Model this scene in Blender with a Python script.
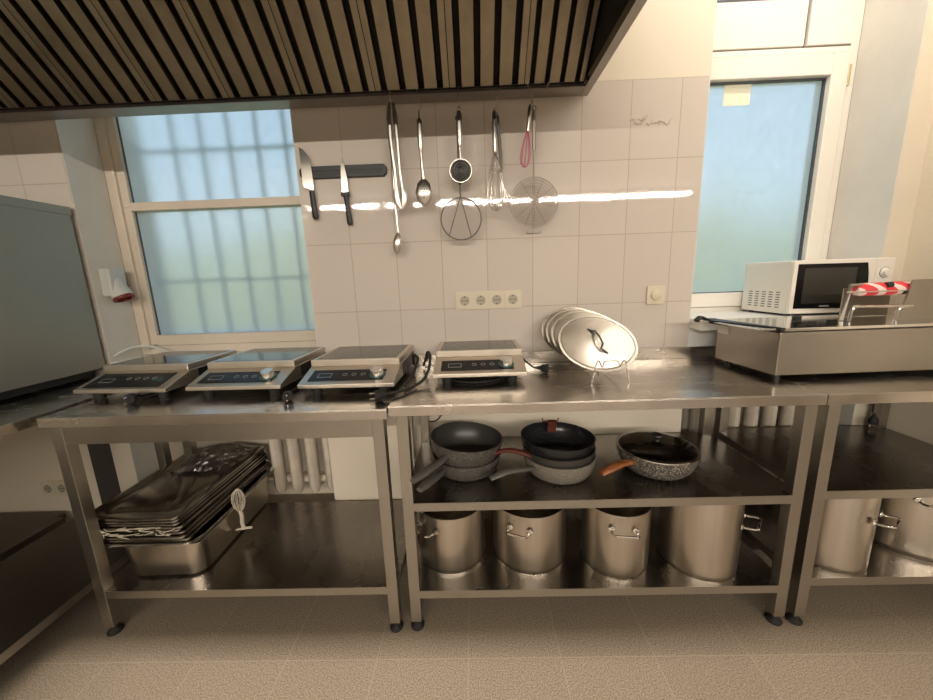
import bpy, math, random
from mathutils import Vector, Matrix
random.seed(7)
R = math.radians
PI = math.pi
for o in list(bpy.data.objects):
    bpy.data.objects.remove(o)
sc = bpy.context.scene
col = sc.collection

# ---------------------------------------------------------------- camera
F_PX, PITCH, YAW, ROLL = 360.88, 0.193536, -0.022208, 0.035006
CAM = Vector((0.5307, -1.6419, 1.2582))
fwd = Vector((math.sin(YAW) * math.cos(PITCH), math.cos(YAW) * math.cos(PITCH), -math.sin(PITCH)))
right = Vector((math.cos(YAW), -math.sin(YAW), 0))
down = fwd.cross(right)
r2 = right * math.cos(ROLL) + down * math.sin(ROLL)
d2 = -right * math.sin(ROLL) + down * math.cos(ROLL)
cd = bpy.data.cameras.new('camera')
cam = bpy.data.objects.new('camera', cd)
col.objects.link(cam)
cd.sensor_width = 36.0
cd.lens = 36.0 * F_PX / 933.0
cd.clip_start = 0.02
m = Matrix.Identity(4)
for i in range(3):
    m[i][0] = r2[i]; m[i][1] = -d2[i]; m[i][2] = -fwd[i]; m[i][3] = CAM[i]
cam.matrix_world = m
sc.camera = cam

# ---------------------------------------------------------------- light
sc.view_settings.view_transform = 'Standard'
sc.view_settings.look = 'None'
sc.view_settings.gamma = 1.0
sc.view_settings.use_curve_mapping = False
sc.view_settings.exposure = 0.22
w = bpy.data.worlds.new('world')
sc.world = w
w.use_nodes = True
nt = w.node_tree
bg = nt.nodes['Background']
tc = nt.nodes.new('ShaderNodeTexCoord')
sx = nt.nodes.new('ShaderNodeSeparateXYZ')
rp = nt.nodes.new('ShaderNodeValToRGB')
nt.links.new(tc.outputs['Generated'], sx.inputs[0])
nt.links.new(sx.outputs['Z'], rp.inputs[0])
nt.links.new(rp.outputs[0], bg.inputs[0])
rp.color_ramp.elements[0].position = 0.0
rp.color_ramp.elements[0].color = (0.68, 0.82, 0.90, 1)
rp.color_ramp.elements[1].position = 0.6
rp.color_ramp.elements[1].color = (0.38, 0.61, 0.84, 1)
bg.inputs[1].default_value = 1.35

def area(name, loc, rot, sx_, sy_, power, color):
    l = bpy.data.lights.new(name, 'AREA')
    l.shape = 'RECTANGLE'; l.size = sx_; l.size_y = sy_
    l.energy = power; l.color = color
    o = bpy.data.objects.new(name, l)
    o.location = loc; o.rotation_euler = rot
    col.objects.link(o)
    return o
WARM = (1.0, 0.91, 0.79)
for k_ in range(5):                                # far row of ceiling tubes
    area('ceiling_tube_far', (-2.2 + 1.66 * k_, -6.6, 2.88), (R(35), 0, 0), 1.5, 0.04, 66, WARM)
for x_, y_, p_ in ((-1.0, -0.84, 42), (0.35, -0.84, 42), (2.15, -0.34, 13)):   # near row of ceiling tubes
    area('ceiling_tube_near', (x_, y_, 2.95), (0, 0, 0), 1.25, 0.06, p_, WARM)

sun = bpy.data.lights.new('sun', 'SUN'); sun.energy = 2.2; sun.angle = R(2); sun.color = (1.0, 0.93, 0.80)
so = bpy.data.objects.new('sun', sun); col.objects.link(so); so.rotation_euler = (R(32), 0, R(-12))

# ---------------------------------------------------------------- materials
MATS = {}
def nmat(name):
    mt = bpy.data.materials.new(name)
    mt.use_nodes = True
    MATS[name] = mt
    n = mt.node_tree
    b = n.nodes['Principled BSDF']
    return mt, n, b
def mat(name, c, rough=0.5, metal=0.0, var=0.0, scale=8.0, bump=0.0, bscale=60.0, stretch=None, rvar=0.0, c2=None, **kw):
    mt, n, b = nmat(name)
    b.inputs['Base Color'].default_value = (*c, 1)
    b.inputs['Roughness'].default_value = rough
    b.inputs['Metallic'].default_value = metal
    for k, v in kw.items():
        b.inputs[k.replace('_', ' ')].default_value = v
    if var or bump or rvar or c2:
        t = n.nodes.new('ShaderNodeTexCoord')
        mp = n.nodes.new('ShaderNodeMapping')
        n.links.new(t.outputs['Object'], mp.inputs[0])
        if stretch: mp.inputs['Scale'].default_value = stretch
        nz = n.nodes.new('ShaderNodeTexNoise')
        nz.inputs['Scale'].default_value = scale
        nz.inputs['Detail'].default_value = 6
        nz.inputs['Roughness'].default_value = 0.6
        n.links.new(mp.outputs[0], nz.inputs['Vector'])
        if var or c2:
            cr = n.nodes.new('ShaderNodeValToRGB')
            cr.color_ramp.elements[0].position = 0.35
            cr.color_ramp.elements[1].position = 0.65
            lo = c2 if c2 else tuple(x * (1 - var) for x in c)
            hi = c if c2 else tuple(min(1, x * (1 + var)) for x in c)
            cr.color_ramp.elements[0].color = (*lo, 1)
            cr.color_ramp.elements[1].color = (*hi, 1)
            n.links.new(nz.outputs['Fac'], cr.inputs[0])
            n.links.new(cr.outputs[0], b.inputs['Base Color'])
        if rvar:
            mr = n.nodes.new('ShaderNodeMapRange')
            mr.inputs['From Min'].default_value = 0.3; mr.inputs['From Max'].default_value = 0.7
            mr.inputs['To Min'].default_value = max(0.02, rough - rvar); mr.inputs['To Max'].default_value = rough + rvar
            n.links.new(nz.outputs['Fac'], mr.inputs['Value'])
            n.links.new(mr.outputs[0], b.inputs['Roughness'])
        if bump:
            nb = n.nodes.new('ShaderNodeTexNoise')
            nb.inputs['Scale'].default_value = bscale
            nb.inputs['Detail'].default_value = 4
            n.links.new(mp.outputs[0], nb.inputs['Vector'])
            bp = n.nodes.new('ShaderNodeBump')
            bp.inputs['Strength'].default_value = bump
            bp.inputs['Distance'].default_value = 0.004
            n.links.new(nb.outputs['Fac'], bp.inputs['Height'])
            n.links.new(bp.outputs[0], b.inputs['Normal'])
    return mt

STEEL_C = (0.42, 0.388, 0.345)
M_cook = mat('cooktop_steel', (0.64, 0.585, 0.51), 0.42, 1.0, var=0.03, scale=6)
M_top = mat('worktop_steel', (0.60, 0.56, 0.51), 0.24, 1.0, var=0.10, scale=5, rvar=0.07, bump=0.02, bscale=14, stretch=(1, 4, 1))
M_steel = mat('brushed_steel', STEEL_C, 0.33, 1.0, var=0.03, scale=6, rvar=0.03)
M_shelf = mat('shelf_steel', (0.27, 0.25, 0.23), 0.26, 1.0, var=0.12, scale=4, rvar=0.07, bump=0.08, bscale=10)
M_shelfshade = mat('shaded_shelf_steel', (0.10, 0.095, 0.085), 0.32, 1.0, var=0.12, scale=4)  # shelf steel darkened: the dim left side is put into its colour
M_pot = mat('pot_steel', (0.60, 0.55, 0.48), 0.29, 1.0, var=0.06, scale=3, stretch=(8, 8, .3), bump=0.12, bscale=3)
M_chrome = mat('polished_steel', (0.80, 0.78, 0.75), 0.12, 1.0)
M_uten = mat('utensil_steel', (0.66, 0.62, 0.57), 0.30, 1.0)
M_lid = mat('lid_steel', (0.60, 0.57, 0.52), 0.36, 1.0, Anisotropic=0.85)
tg_ = M_lid.node_tree.nodes.new('ShaderNodeTangent'); tg_.direction_type = 'RADIAL'; tg_.axis = 'Z'
M_lid.node_tree.links.new(tg_.outputs[0], M_lid.node_tree.nodes['Principled BSDF'].inputs['Tangent'])
M_hood = mat('hood_steel', (0.33, 0.285, 0.21), 0.38, 1.0, var=0.22, scale=5, rvar=0.08, stretch=(1, 1, 1))
M_rim = mat('hood_rim_steel', (0.36, 0.33, 0.30), 0.4, 1.0, var=0.1, scale=6)
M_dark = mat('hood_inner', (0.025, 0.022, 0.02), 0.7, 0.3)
M_oven = mat('appliance_steel', (0.36, 0.345, 0.30), 0.55, 0.9, var=0.06, scale=3, rvar=0.05, stretch=(1, 1, 1))
M_black = mat('black_plastic', (0.012, 0.012, 0.012), 0.45)
M_rubber = mat('black_rubber', (0.01, 0.01, 0.01), 0.7)
M_glassblk = mat('black_glass', (0.006, 0.006, 0.007), 0.22, Specular_IOR_Level=0.25)
M_hobglass = mat('hob_glass', (0.05, 0.055, 0.055), 0.07)
M_blackmetal = mat('black_painted_metal', (0.015, 0.015, 0.016), 0.4, 0.2)
M_white = mat('white_enamel', (0.80, 0.76, 0.69), 0.35)
M_sill = mat('white_sill', (0.82, 0.82, 0.80), 0.35)
M_pvc = mat('painted_frame', (0.66, 0.58, 0.48), 0.45, var=0.05, scale=4)
M_cream = mat('cream_plastic', (0.66, 0.60, 0.47), 0.4)
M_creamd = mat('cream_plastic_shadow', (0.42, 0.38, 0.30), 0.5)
M_rad = mat('radiator_paint', (0.60, 0.53, 0.44), 0.5, var=0.12, scale=9)
M_red = mat('red_plastic', (0.20, 0.01, 0.012), 0.4)
M_greypl = mat('grey_plastic', (0.55, 0.56, 0.53), 0.5)
M_wood = mat('orange_wood', (0.25, 0.085, 0.025), 0.45, var=0.45, scale=14, stretch=(1, 5, 5))
M_redwood = mat('red_brown_grip', (0.10, 0.022, 0.014), 0.5, var=0.2, scale=12)
M_grip = mat('grey_grip', (0.10, 0.095, 0.085), 0.4)
M_knob = mat('knob_silver', (0.75, 0.74, 0.72), 0.25, 0.9)
M_led = mat('teal_led_ring', (0.012, 0.07, 0.065), 0.4)
M_print = mat('panel_print', (0.35, 0.37, 0.37), 0.5)
M_paper = mat('yellowed_paper', (0.74, 0.74, 0.60), 0.8)
M_tapew = mat('white_tape', (0.75, 0.70, 0.66), 0.5)
M_string = mat('twine', (0.62, 0.56, 0.45), 0.8)
M_pink = mat('pink_silicone', (0.55, 0.12, 0.22), 0.45)
M_bars = mat('grille_paint', (0.30, 0.36, 0.40), 0.6)
M_ground = mat('garden_ground', (0.45, 0.50, 0.28), 0.9, var=0.3, scale=3)
M_hedge = mat('hedge_leaves', (0.52, 0.52, 0.33), 0.8, var=0.5, scale=5)
M_facade = mat('outer_wall', (0.72, 0.72, 0.70), 0.8)
M_gasket = mat('dark_gasket', (0.06, 0.07, 0.085), 0.5)
M_brass = mat('brass_hinge', (0.50, 0.42, 0.22), 0.4, 0.4)
M_nonstick = mat('nonstick_black', (0.014, 0.015, 0.017), 0.22)
M_oldgrey = mat('nonstick_grey', (0.055, 0.052, 0.045), 0.35, c2=(0.03, 0.03, 0.027), scale=260)
M_wall = mat('plaster_cream', (0.72, 0.645, 0.53), 0.7, var=0.03, scale=3, bump=0.15, bscale=30)
M_farwall = mat('dull_far_wall', (0.27, 0.245, 0.21), 0.7)
M_jamb = mat('plaster_jamb', (0.66, 0.635, 0.585), 0.65, var=0.05, scale=4, bump=0.25, bscale=18)
M_ceil = mat('ceiling_paint', (0.82, 0.79, 0.72), 0.8)
M_niche = mat('niche_plaster', (0.60, 0.53, 0.43), 0.75, var=0.06, scale=4)

def speckle(name, base, spot, scale=420, thr=0.62, rough=0.45):
    mt, n, b = nmat(name)
    t = n.nodes.new('ShaderNodeTexCoord')
    nz = n.nodes.new('ShaderNodeTexNoise')
    nz.inputs['Scale'].default_value = scale
    nz.inputs['Detail'].default_value = 2
    n.links.new(t.outputs['Object'], nz.inputs['Vector'])
    cr = n.nodes.new('ShaderNodeValToRGB')
    cr.color_ramp.interpolation = 'LINEAR'
    cr.color_ramp.elements[0].position = thr - 0.06
    cr.color_ramp.elements[0].color = (*base, 1)
    cr.color_ramp.elements[1].position = thr + 0.03
    cr.color_ramp.elements[1].color = (*spot, 1)
    n.links.new(nz.outputs['Fac'], cr.inputs[0])
    n.links.new(cr.outputs[0], b.inputs['Base Color'])
    b.inputs['Roughness'].default_value = rough
    return mt
M_stone = speckle('grey_stone_coating', (0.065, 0.06, 0.052), (0.22, 0.205, 0.18), 260)
M_stonelt = speckle('pale_stone_coating', (0.17, 0.15, 0.125), (0.32, 0.29, 0.245), 260)
M_stonedk = speckle('speckled_granite_coating', (0.045, 0.04, 0.035), (0.42, 0.38, 0.32), 230, 0.58)

def mathn(n, op, a, b=None):
    nd = n.nodes.new('ShaderNodeMath'); nd.operation = op
    for i, v in enumerate((a, b)):
        if v is None: continue
        if isinstance(v, (int, float)): nd.inputs[i].default_value = v
        else: n.links.new(v, nd.inputs[i])
    return nd.outputs[0]
def tile_mat(name, u_ax, v_ax, tu, tv, ou, ov, groutw, base, grout, rough, wave, below=None, top=None, speck=None, stain=False):
    """square grid of tiles in object space, outside [below, top] it is plaster"""
    mt, n, b = nmat(name)
    t = n.nodes.new('ShaderNodeTexCoord')
    s = n.nodes.new('ShaderNodeSeparateXYZ')
    n.links.new(t.outputs['Object'], s.inputs[0])
    U, V = s.outputs[u_ax], s.outputs[v_ax]
    def line(c, off, per):
        f = mathn(n, 'FRACT', mathn(n, 'DIVIDE', mathn(n, 'SUBTRACT', c, off), per))
        f = mathn(n, 'ABSOLUTE', mathn(n, 'SUBTRACT', f, 0.5))
        return mathn(n, 'GREATER_THAN', f, 0.5 - groutw / per / 2)
    g = mathn(n, 'MAXIMUM', line(U, ou, tu), line(V, ov, tv))
    # per-tile shade
    cu = mathn(n, 'FLOOR', mathn(n, 'DIVIDE', mathn(n, 'SUBTRACT', U, ou), tu))
    cv = mathn(n, 'FLOOR', mathn(n, 'DIVIDE', mathn(n, 'SUBTRACT', V, ov), tv))
    cb = n.nodes.new('ShaderNodeCombineXYZ')
    n.links.new(cu, cb.inputs[0]); n.links.new(cv, cb.inputs[1])
    wn = n.nodes.new('ShaderNodeTexWhiteNoise'); wn.noise_dimensions = '2D'
    n.links.new(cb.outputs[0], wn.inputs['Vector'])
    hs = n.nodes.new('ShaderNodeHueSaturation')
    hs.inputs['Color'].default_value = (*base, 1)
    n.links.new(mathn(n, 'ADD', mathn(n, 'MULTIPLY', wn.outputs['Value'], 0.05), 0.975), hs.inputs['Value'])
    colr = hs.outputs[0]
    if speck:
        nz = n.nodes.new('ShaderNodeTexNoise'); nz.inputs['Scale'].default_value = 230; nz.inputs['Detail'].default_value = 3
        n.links.new(t.outputs['Object'], nz.inputs['Vector'])
        cr = n.nodes.new('ShaderNodeValToRGB')
        cr.color_ramp.elements[0].position = 0.38; cr.color_ramp.elements[0].color = (*speck, 1)
        cr.color_ramp.elements[1].position = 0.60; cr.color_ramp.elements[1].color = (1, 1, 1, 1)
        n.links.new(nz.outputs['Fac'], cr.inputs[0])
        mx = n.nodes.new('ShaderNodeMixRGB'); mx.blend_type = 'MULTIPLY'; mx.inputs[0].default_value = 1
        n.links.new(colr, mx.inputs[1]); n.links.new(cr.outputs[0], mx.inputs[2])
        colr = mx.outputs[0]
    mg = n.nodes.new('ShaderNodeMixRGB')
    n.links.new(g, mg.inputs[0]); n.links.new(colr, mg.inputs[1]); mg.inputs[2].default_value = (*grout, 1)
    colr = mg.outputs[0]
    rgh = mathn(n, 'ADD', mathn(n, 'MULTIPLY', g, 0.5), rough)
    if top is not None:
        out = mathn(n, 'MAXIMUM', mathn(n, 'GREATER_THAN', V, top), mathn(n, 'LESS_THAN', V, below))
        mp = n.nodes.new('ShaderNodeMixRGB')
        n.links.new(out, mp.inputs[0]); n.links.new(colr, mp.inputs[1]); mp.inputs[2].default_value = (0.72, 0.645, 0.53, 1)
        colr = mp.outputs[0]
        rgh = mathn(n, 'MAXIMUM', rgh, mathn(n, 'MULTIPLY', out, 0.7))
        g = mathn(n, 'MULTIPLY', g, mathn(n, 'SUBTRACT', 1.0, out))
    n.links.new(colr, b.inputs['Base Color'])
    n.links.new(rgh, b.inputs['Roughness'])
    nb = n.nodes.new('ShaderNodeTexNoise'); nb.inputs['Scale'].default_value = 45; nb.inputs['Detail'].default_value = 5
    n.links.new(t.outputs['Object'], nb.inputs['Vector'])
    h = mathn(n, 'SUBTRACT', mathn(n, 'MULTIPLY', nb.outputs['Fac'], wave), mathn(n, 'MULTIPLY', g, 0.5))
    bp = n.nodes.new('ShaderNodeBump'); bp.inputs['Strength'].default_value = 0.5; bp.inputs['Distance'].default_value = 0.002
    n.links.new(h, bp.inputs['Height']); n.links.new(bp.outputs[0], b.inputs['Normal'])
    return mt
M_tile = tile_mat('white_wall_tiles', 'X', 'Z', 0.2, 0.2975, 0.0, 1.427, 0.0035, (0.62, 0.560, 0.505), (0.44, 0.37, 0.30), 0.015, 0.13, below=0.86, top=2.022)
M_floor = tile_mat('speckled_floor_tiles', 'X', 'Y', 0.3114, 0.3114, 0.1673, -0.6459, 0.0025, (0.32, 0.262, 0.20), (0.35, 0.29, 0.225), 0.45, 0.3, speck=(0.50, 0.49, 0.47))

def frosted():
    mt, n, b = nmat('frosted_glass')
    n.nodes.remove(b)
    out = n.nodes['Material Output']
    t = n.nodes.new('ShaderNodeTexCoord')
    nz = n.nodes.new('ShaderNodeTexNoise'); nz.inputs['Scale'].default_value = 30; nz.inputs['Detail'].default_value = 5
    n.links.new(t.outputs['Object'], nz.inputs['Vector'])
    tr = n.nodes.new('ShaderNodeBsdfTranslucent'); tr.inputs[0].default_value = (0.86, 0.88, 0.89, 1)
    rf = n.nodes.new('ShaderNodeBsdfRefraction'); rf.inputs['Color'].default_value = (0.92, 0.93, 0.94, 1)
    rf.inputs['Roughness'].default_value = 0.42; rf.inputs['IOR'].default_value = 1.25
    gl = n.nodes.new('ShaderNodeBsdfGlossy'); gl.inputs['Roughness'].default_value = 0.3
    mx = n.nodes.new('ShaderNodeMixShader')
    mr = n.nodes.new('ShaderNodeMapRange'); mr.inputs['From Min'].default_value = 0.3; mr.inputs['From Max'].default_value = 0.7
    mr.inputs['To Min'].default_value = 0.22; mr.inputs['To Max'].default_value = 0.36
    n.links.new(nz.outputs['Fac'], mr.inputs['Value']); n.links.new(mr.outputs[0], mx.inputs[0])
    n.links.new(rf.outputs[0], mx.inputs[1]); n.links.new(tr.outputs[0], mx.inputs[2])
    m2 = n.nodes.new('ShaderNodeMixShader'); m2.inputs[0].default_value = 0.04
    n.links.new(mx.outputs[0], m2.inputs[1]); n.links.new(gl.outputs[0], m2.inputs[2])
    n.links.new(m2.outputs[0], out.inputs[0])
    return mt
M_frost = frosted()
def glassy(name, c, alpha, rough=0.03):
    mt, n, b = nmat(name)
    out = n.nodes['Material Output']
    n.nodes.remove(b)
    tp = n.nodes.new('ShaderNodeBsdfTransparent'); tp.inputs[0].default_value = (*c, 1)
    gl = n.nodes.new('ShaderNodeBsdfGlossy'); gl.inputs['Roughness'].default_value = rough
    fr = n.nodes.new('ShaderNodeFresnel'); fr.inputs[0].default_value = 1.5
    mx = n.nodes.new('ShaderNodeMixShader')
    n.links.new(mathn(n, 'ADD', mathn(n, 'MULTIPLY', fr.outputs[0], 1.3), alpha), mx.inputs[0])
    n.links.new(tp.outputs[0], mx.inputs[1]); n.links.new(gl.outputs[0], mx.inputs[2])
    n.links.new(mx.outputs[0], out.inputs[0])
    return mt
M_lidglass = glassy('clear_lid_glass', (0.80, 0.80, 0.76), 0.02)
M_film = glassy('thin_plastic_film', (0.84, 0.82, 0.79), 0.22, 0.28)
def mesh_mat(name, c, a):
    mt, n, b = nmat(name)
    out = n.nodes['Material Output']
    b.inputs['Base Color'].default_value = (*c, 1); b.inputs['Metallic'].default_value = 0.8; b.inputs['Roughness'].default_value = 0.4
    b.inputs['Alpha'].default_value = a
    return mt
M_mesh = mesh_mat('fine_wire_mesh', (0.20, 0.17, 0.15), 0.45)
M_mesh2 = mesh_mat('open_wire_mesh', (0.28, 0.24, 0.20), 0.28)
M_wire = mat('tinned_wire', (0.30, 0.26, 0.22), 0.45, 0.8)
M_holes = mesh_mat('perforated_sheet', (0.03, 0.03, 0.03), 0.85)
M_redtape = None
def red_tape():
    mt, n, b = nmat('red_white_barrier_tape')
    t = n.nodes.new('ShaderNodeTexCoord')
    wv = n.nodes.new('ShaderNodeTexWave'); wv.inputs['Scale'].default_value = 9; wv.inputs['Distortion'].default_value = 1.5
    wv.bands_direction = 'DIAGONAL'
    n.links.new(t.outputs['Object'], wv.inputs['Vector'])
    cr = n.nodes.new('ShaderNodeValToRGB'); cr.color_ramp.elements[0].position = 0.62; cr.color_ramp.elements[1].position = 0.70
    cr.color_ramp.elements[0].color = (0.72, 0.035, 0.05, 1); cr.color_ramp.elements[1].color = (0.80, 0.66, 0.62, 1)
    n.links.new(wv.outputs['Fac'], cr.inputs[0]); n.links.new(cr.outputs[0], b.inputs['Base Color'])
    b.inputs['Roughness'].default_value = 0.4
    return mt
M_redtape = red_tape()

# ---------------------------------------------------------------- geometry helpers
class MB:
    def __init__(s):
        s.v = []; s.f = []; s.m = []; s.sm = []; s.cur = 0; s.mats = []
    def use(s, mt):
        if mt not in s.mats: s.mats.append(mt)
        s.cur = s.mats.index(mt); return s
    def add(s, vs, fs, smooth=False):
        o = len(s.v)
        s.v += [tuple(v) for v in vs]
        for f in fs:
            s.f.append(tuple(i + o for i in f)); s.m.append(s.cur); s.sm.append(smooth)
        return s
    def box(s, x0, x1, y0, y1, z0, z1, M=None):
        vs = [Vector((x, y, z)) for z in (z0, z1) for y in (y0, y1) for x in (x0, x1)]
        if M: vs = [M @ v for v in vs]
        return s.add(vs, [(0, 2, 3, 1), (4, 5, 7, 6), (0, 1, 5, 4), (2, 6, 7, 3), (0, 4, 6, 2), (1, 3, 7, 5)])
    def prism(s, poly, ax, a, b, M=None):
        """poly of 2D points extruded along axis ax from a to b"""
        def mk(p, t):
            v = [p[0], p[1]]; v.insert(ax, t); v = Vector(v)
            return M @ v if M else v
        n = len(poly)
        vs = [mk(p, a) for p in poly] + [mk(p, b) for p in poly]
        fs = [tuple(range(n)), tuple(reversed(range(n, 2 * n)))]
        fs += [(i, i + n, (i + 1) % n + n, (i + 1) % n) for i in range(n)]
        return s.add(vs, fs)
    def lathe(s, prof, n=40, M=None, close=False):
        vs = []; fs = []
        k = len(prof)
        for i in range(n):
            a = 2 * PI * i / n
            for r, z in prof:
                v = Vector((r * math.cos(a), r * math.sin(a), z)); vs.append(M @ v if M else v)
        for i in range(n):
            j = (i + 1) % n
            for q in range(k - 1 + (1 if close else 0)):
                q2 = (q + 1) % k
                fs.append((i * k + q, j * k + q, j * k + q2, i * k + q2))
        return s.add(vs, fs, True)
    def tube(s, pts, r, n=8, closed=False, M=None, caps=True, flat=1.0, up=(0, 0, 1)):
        pts = [Vector(p) for p in pts]
        k = len(pts); rs = r if isinstance(r, (list, tuple)) else [r] * k
        vs = []; fs = []; prev = None
        for i, p in enumerate(pts):
            if closed: d = pts[(i + 1) % k] - pts[i - 1]
            else: d = pts[min(i + 1, k - 1)] - pts[max(i - 1, 0)]
            if d.length < 1e-9: d = Vector((0, 0, 1))
            d.normalize()
            if prev is None:
                u = Vector(up)
                if abs(u.dot(d)) > 0.95: u = Vector((1, 0, 0))
            else: u = prev
            a = (u - d * u.dot(d)); 
            if a.length < 1e-6: a = d.orthogonal()
            a.normalize(); b = d.cross(a); prev = a
            for q in range(n):
                t = 2 * PI * q / n
                v = p + a * (math.cos(t) * rs[i] * flat) + b * (math.sin(t) * rs[i])
                vs.append(M @ v if M else v)
        for i in range(k if closed else k - 1):
            j = (i + 1) % k
            for q in range(n):
                q2 = (q + 1) % n
                fs.append((i * n + q, j * n + q, j * n + q2, i * n + q2))
        if not closed and caps:
            fs.append(tuple(reversed(range(n)))); fs.append(tuple(range((k - 1) * n, k * n)))
        return s.add(vs, fs, True)
    def build(s, name, mt=None, parent=None, bevel=0, loc=None, rot=None):
        me = bpy.data.meshes.new(name)
        me.from_pydata(s.v, [], s.f)
        mats = s.mats if s.mats else [mt]
        for x in mats: me.materials.append(x)
        me.polygons.foreach_set('material_index', s.m)
        me.polygons.foreach_set('use_smooth', s.sm)
        me.update()
        if any(s.sm): me.set_sharp_from_angle(angle=R(38))
        o = bpy.data.objects.new(name, me)
        col.objects.link(o)
        if parent: o.parent = parent
        if loc: o.location = loc
        if rot: o.rotation_euler = rot
        if bevel:
            b = o.modifiers.new('bevel', 'BEVEL'); b.width = bevel; b.segments = 2; b.limit_method = 'ANGLE'; b.angle_limit = R(50)
            b.harden_normals = False
        return o
def tag(o, label, cat, group=None):
    o['label'] = label; o['category'] = cat
    if group: o['group'] = group
    return o
def thing(name, label, cat, loc=(0, 0, 0), rz=0, group=None, rot=None):
    o = bpy.data.objects.new(name, None)
    o.empty_display_size = 0.05
    col.objects.link(o)
    o.location = loc; o.rotation_euler = rot if rot else (0, 0, rz)
    return tag(o, label, cat, group)
def copy_tree(o, parent=None):
    c = o.copy(); col.objects.link(c)
    if parent: c.parent = parent
    for ch in [x for x in bpy.data.objects if x.parent == o]: copy_tree(ch, c)
    return c
def struct(name, mb, mt=None, bevel=0):
    o = mb.build(name, mt, None, bevel)
    o['kind'] = 'structure'
    return o
def arc(c, r, a0, a1, n, plane='xz'):
    out = []
    for i in range(n + 1):
        a = a0 + (a1 - a0) * i / n
        p = [r * math.cos(a), r * math.sin(a)]
        if plane == 'xz': out.append(Vector((c[0] + p[0], c[1], c[2] + p[1])))
        elif plane == 'xy': out.append(Vector((c[0] + p[0], c[1] + p[1], c[2])))
        else: out.append(Vector((c[0], c[1] + p[0], c[2] + p[1])))
    return out
def spline(pts, n=8):
    P = [Vector(p) for p in pts]; P = [P[0] * 2 - P[1]] + P + [P[-1] * 2 - P[-2]]
    out = []
    for i in range(1, len(P) - 2):
        for k in range(n):
            t = k / n
            out.append(0.5 * ((2 * P[i]) + (P[i + 1] - P[i - 1]) * t + (2 * P[i - 1] - 5 * P[i] + 4 * P[i + 1] - P[i + 2]) * t * t + (3 * P[i] - P[i - 1] - 3 * P[i + 1] + P[i + 2]) * t ** 3))
    out.append(P[-2]); return out
def rrect(x0, x1, y0, y1, r, n=5):
    out = []
    for cx, cy, a in ((x1 - r, y1 - r, 0), (x0 + r, y1 - r, 90), (x0 + r, y0 + r, 180), (x1 - r, y0 + r, 270)):
        for i in range(n + 1):
            t = R(a + 90 * i / n); out.append((cx + r * math.cos(t), cy + r * math.sin(t)))
    return out

# ---------------------------------------------------------------- room shell
LX0, LX1 = -1.20, -0.197          # left window niche
RX0, RX1 = 1.505, 2.315           # right window niche
NZ = 2.75
WX = 2.41                          # right wall
struct('floor', MB().box(-3.2, 6.0, -7.6, 0.5, -0.1, 0), M_floor)
struct('ceiling', MB().box(-3.2, 6.0, -7.6, 0.5, 3.0, 3.1), M_ceil)
mb = MB().use(M_tile)
TH = 0.42
struct('wall_back_left', mb.box(-3.2, LX0, 0, TH, 0, 3.0))
struct('wall_back', MB().box(LX1, RX0, 0, TH, 0, 3.0), M_tile)
struct('wall_back_right', MB().box(RX1, 6.0, 0, TH, 0, 3.0), M_wall)
struct('wall_back_lintel', MB().box(LX0, LX1, 0, TH, NZ, 3.0).box(RX0, RX1, 0, TH, NZ, 3.0), M_wall)
# plaster skins on the sides of the niches
for nm_, x_, d_ in (('wall_niche_left', LX0, 0.17), ('wall_niche_middle', LX1 - 0.004, 0.17), ('wall_niche_centre', RX0, 0.25), ('wall_niche_right', RX1 - 0.004, 0.25)):
    struct(nm_, MB().box(x_, x_ + 0.004, 0.001, d_, 0, NZ), M_jamb)
# parapets below the windows
struct('wall_parapet_left', MB().box(LX0, LX1, 0.18, TH, 0, 0.925), M_niche)
struct('wall_parapet_right', MB().box(RX0, RX1, 0.25, TH, 0, 1.0), M_niche)
struct('wall_right', MB().box(WX, WX + 0.2, -1.1, 0, 0, 3.0), M_wall)
struct('wall_right_far', MB().box(5.9, 6.0, -7.6, 0, 0, 3.0), M_farwall)
struct('wall_left', MB().box(-3.2, -3.0, -7.6, 0, 0, 3.0), M_farwall)
struct('wall_front', MB().box(-3.2, 6.0, -7.6, -7.4, 0, 3.0), M_farwall)

# windows ---------------------------------------------------------------
def pane(mb, x0, x1, z0, z1, y, t=0.004): mb.box(x0, x1, y, y + t, z0, z1)
# left window: fixed frame, two stacked sashes
y0 = 0.17
f = MB()
f.box(LX0 + 0.004, LX0 + 0.05, y0, 0.26, 0.93, NZ); f.box(LX1 - 0.05, LX1 - 0.004, y0, 0.26, 0.93, NZ)
f.box(LX0 + 0.05, LX1 - 0.05, y0, 0.26, 0.93, 0.975)
w1 = struct('window_1', f, M_pvc, 0.003)
s = MB()
gx0, gx1 = -1.112, -0.27
for z0, z1 in ((1.028, 1.637), (1.675, 2.55)):
    s.box(LX0 + 0.05, gx0, y0 + 0.012, 0.24, z0 - 0.05 if z0 < 1.5 else z0 - 0.019, z1 + (0.019 if z0 < 1.5 else 0.1))
    s.box(gx1, LX1 - 0.05, y0 + 0.012, 0.24, z0 - 0.05 if z0 < 1.5 else z0 - 0.019, z1 + (0.019 if z0 < 1.5 else 0.1))
s.box(gx0, gx1, y0 + 0.008, 0.24, 0.975, 1.028); s.box(gx0, gx1, y0 + 0.004, 0.24, 1.637, 1.675); s.box(gx0, gx1, y0 + 0.008, 0.24, 2.55, 2.65)
s.build('window_sash', M_pvc, w1, 0.003)
for z0, z1 in ((1.028, 1.637), (1.675, 2.55)):
    g = MB(); pane(g, gx0, gx1, z0, z1, 0.205); g.build('window_pane', M_frost, w1)
    g = MB(); t_ = 0.004
    g.box(gx0, gx0 + t_, 0.198, 0.204, z0, z1)
    g.build('gasket', M_gasket, w1)
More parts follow.
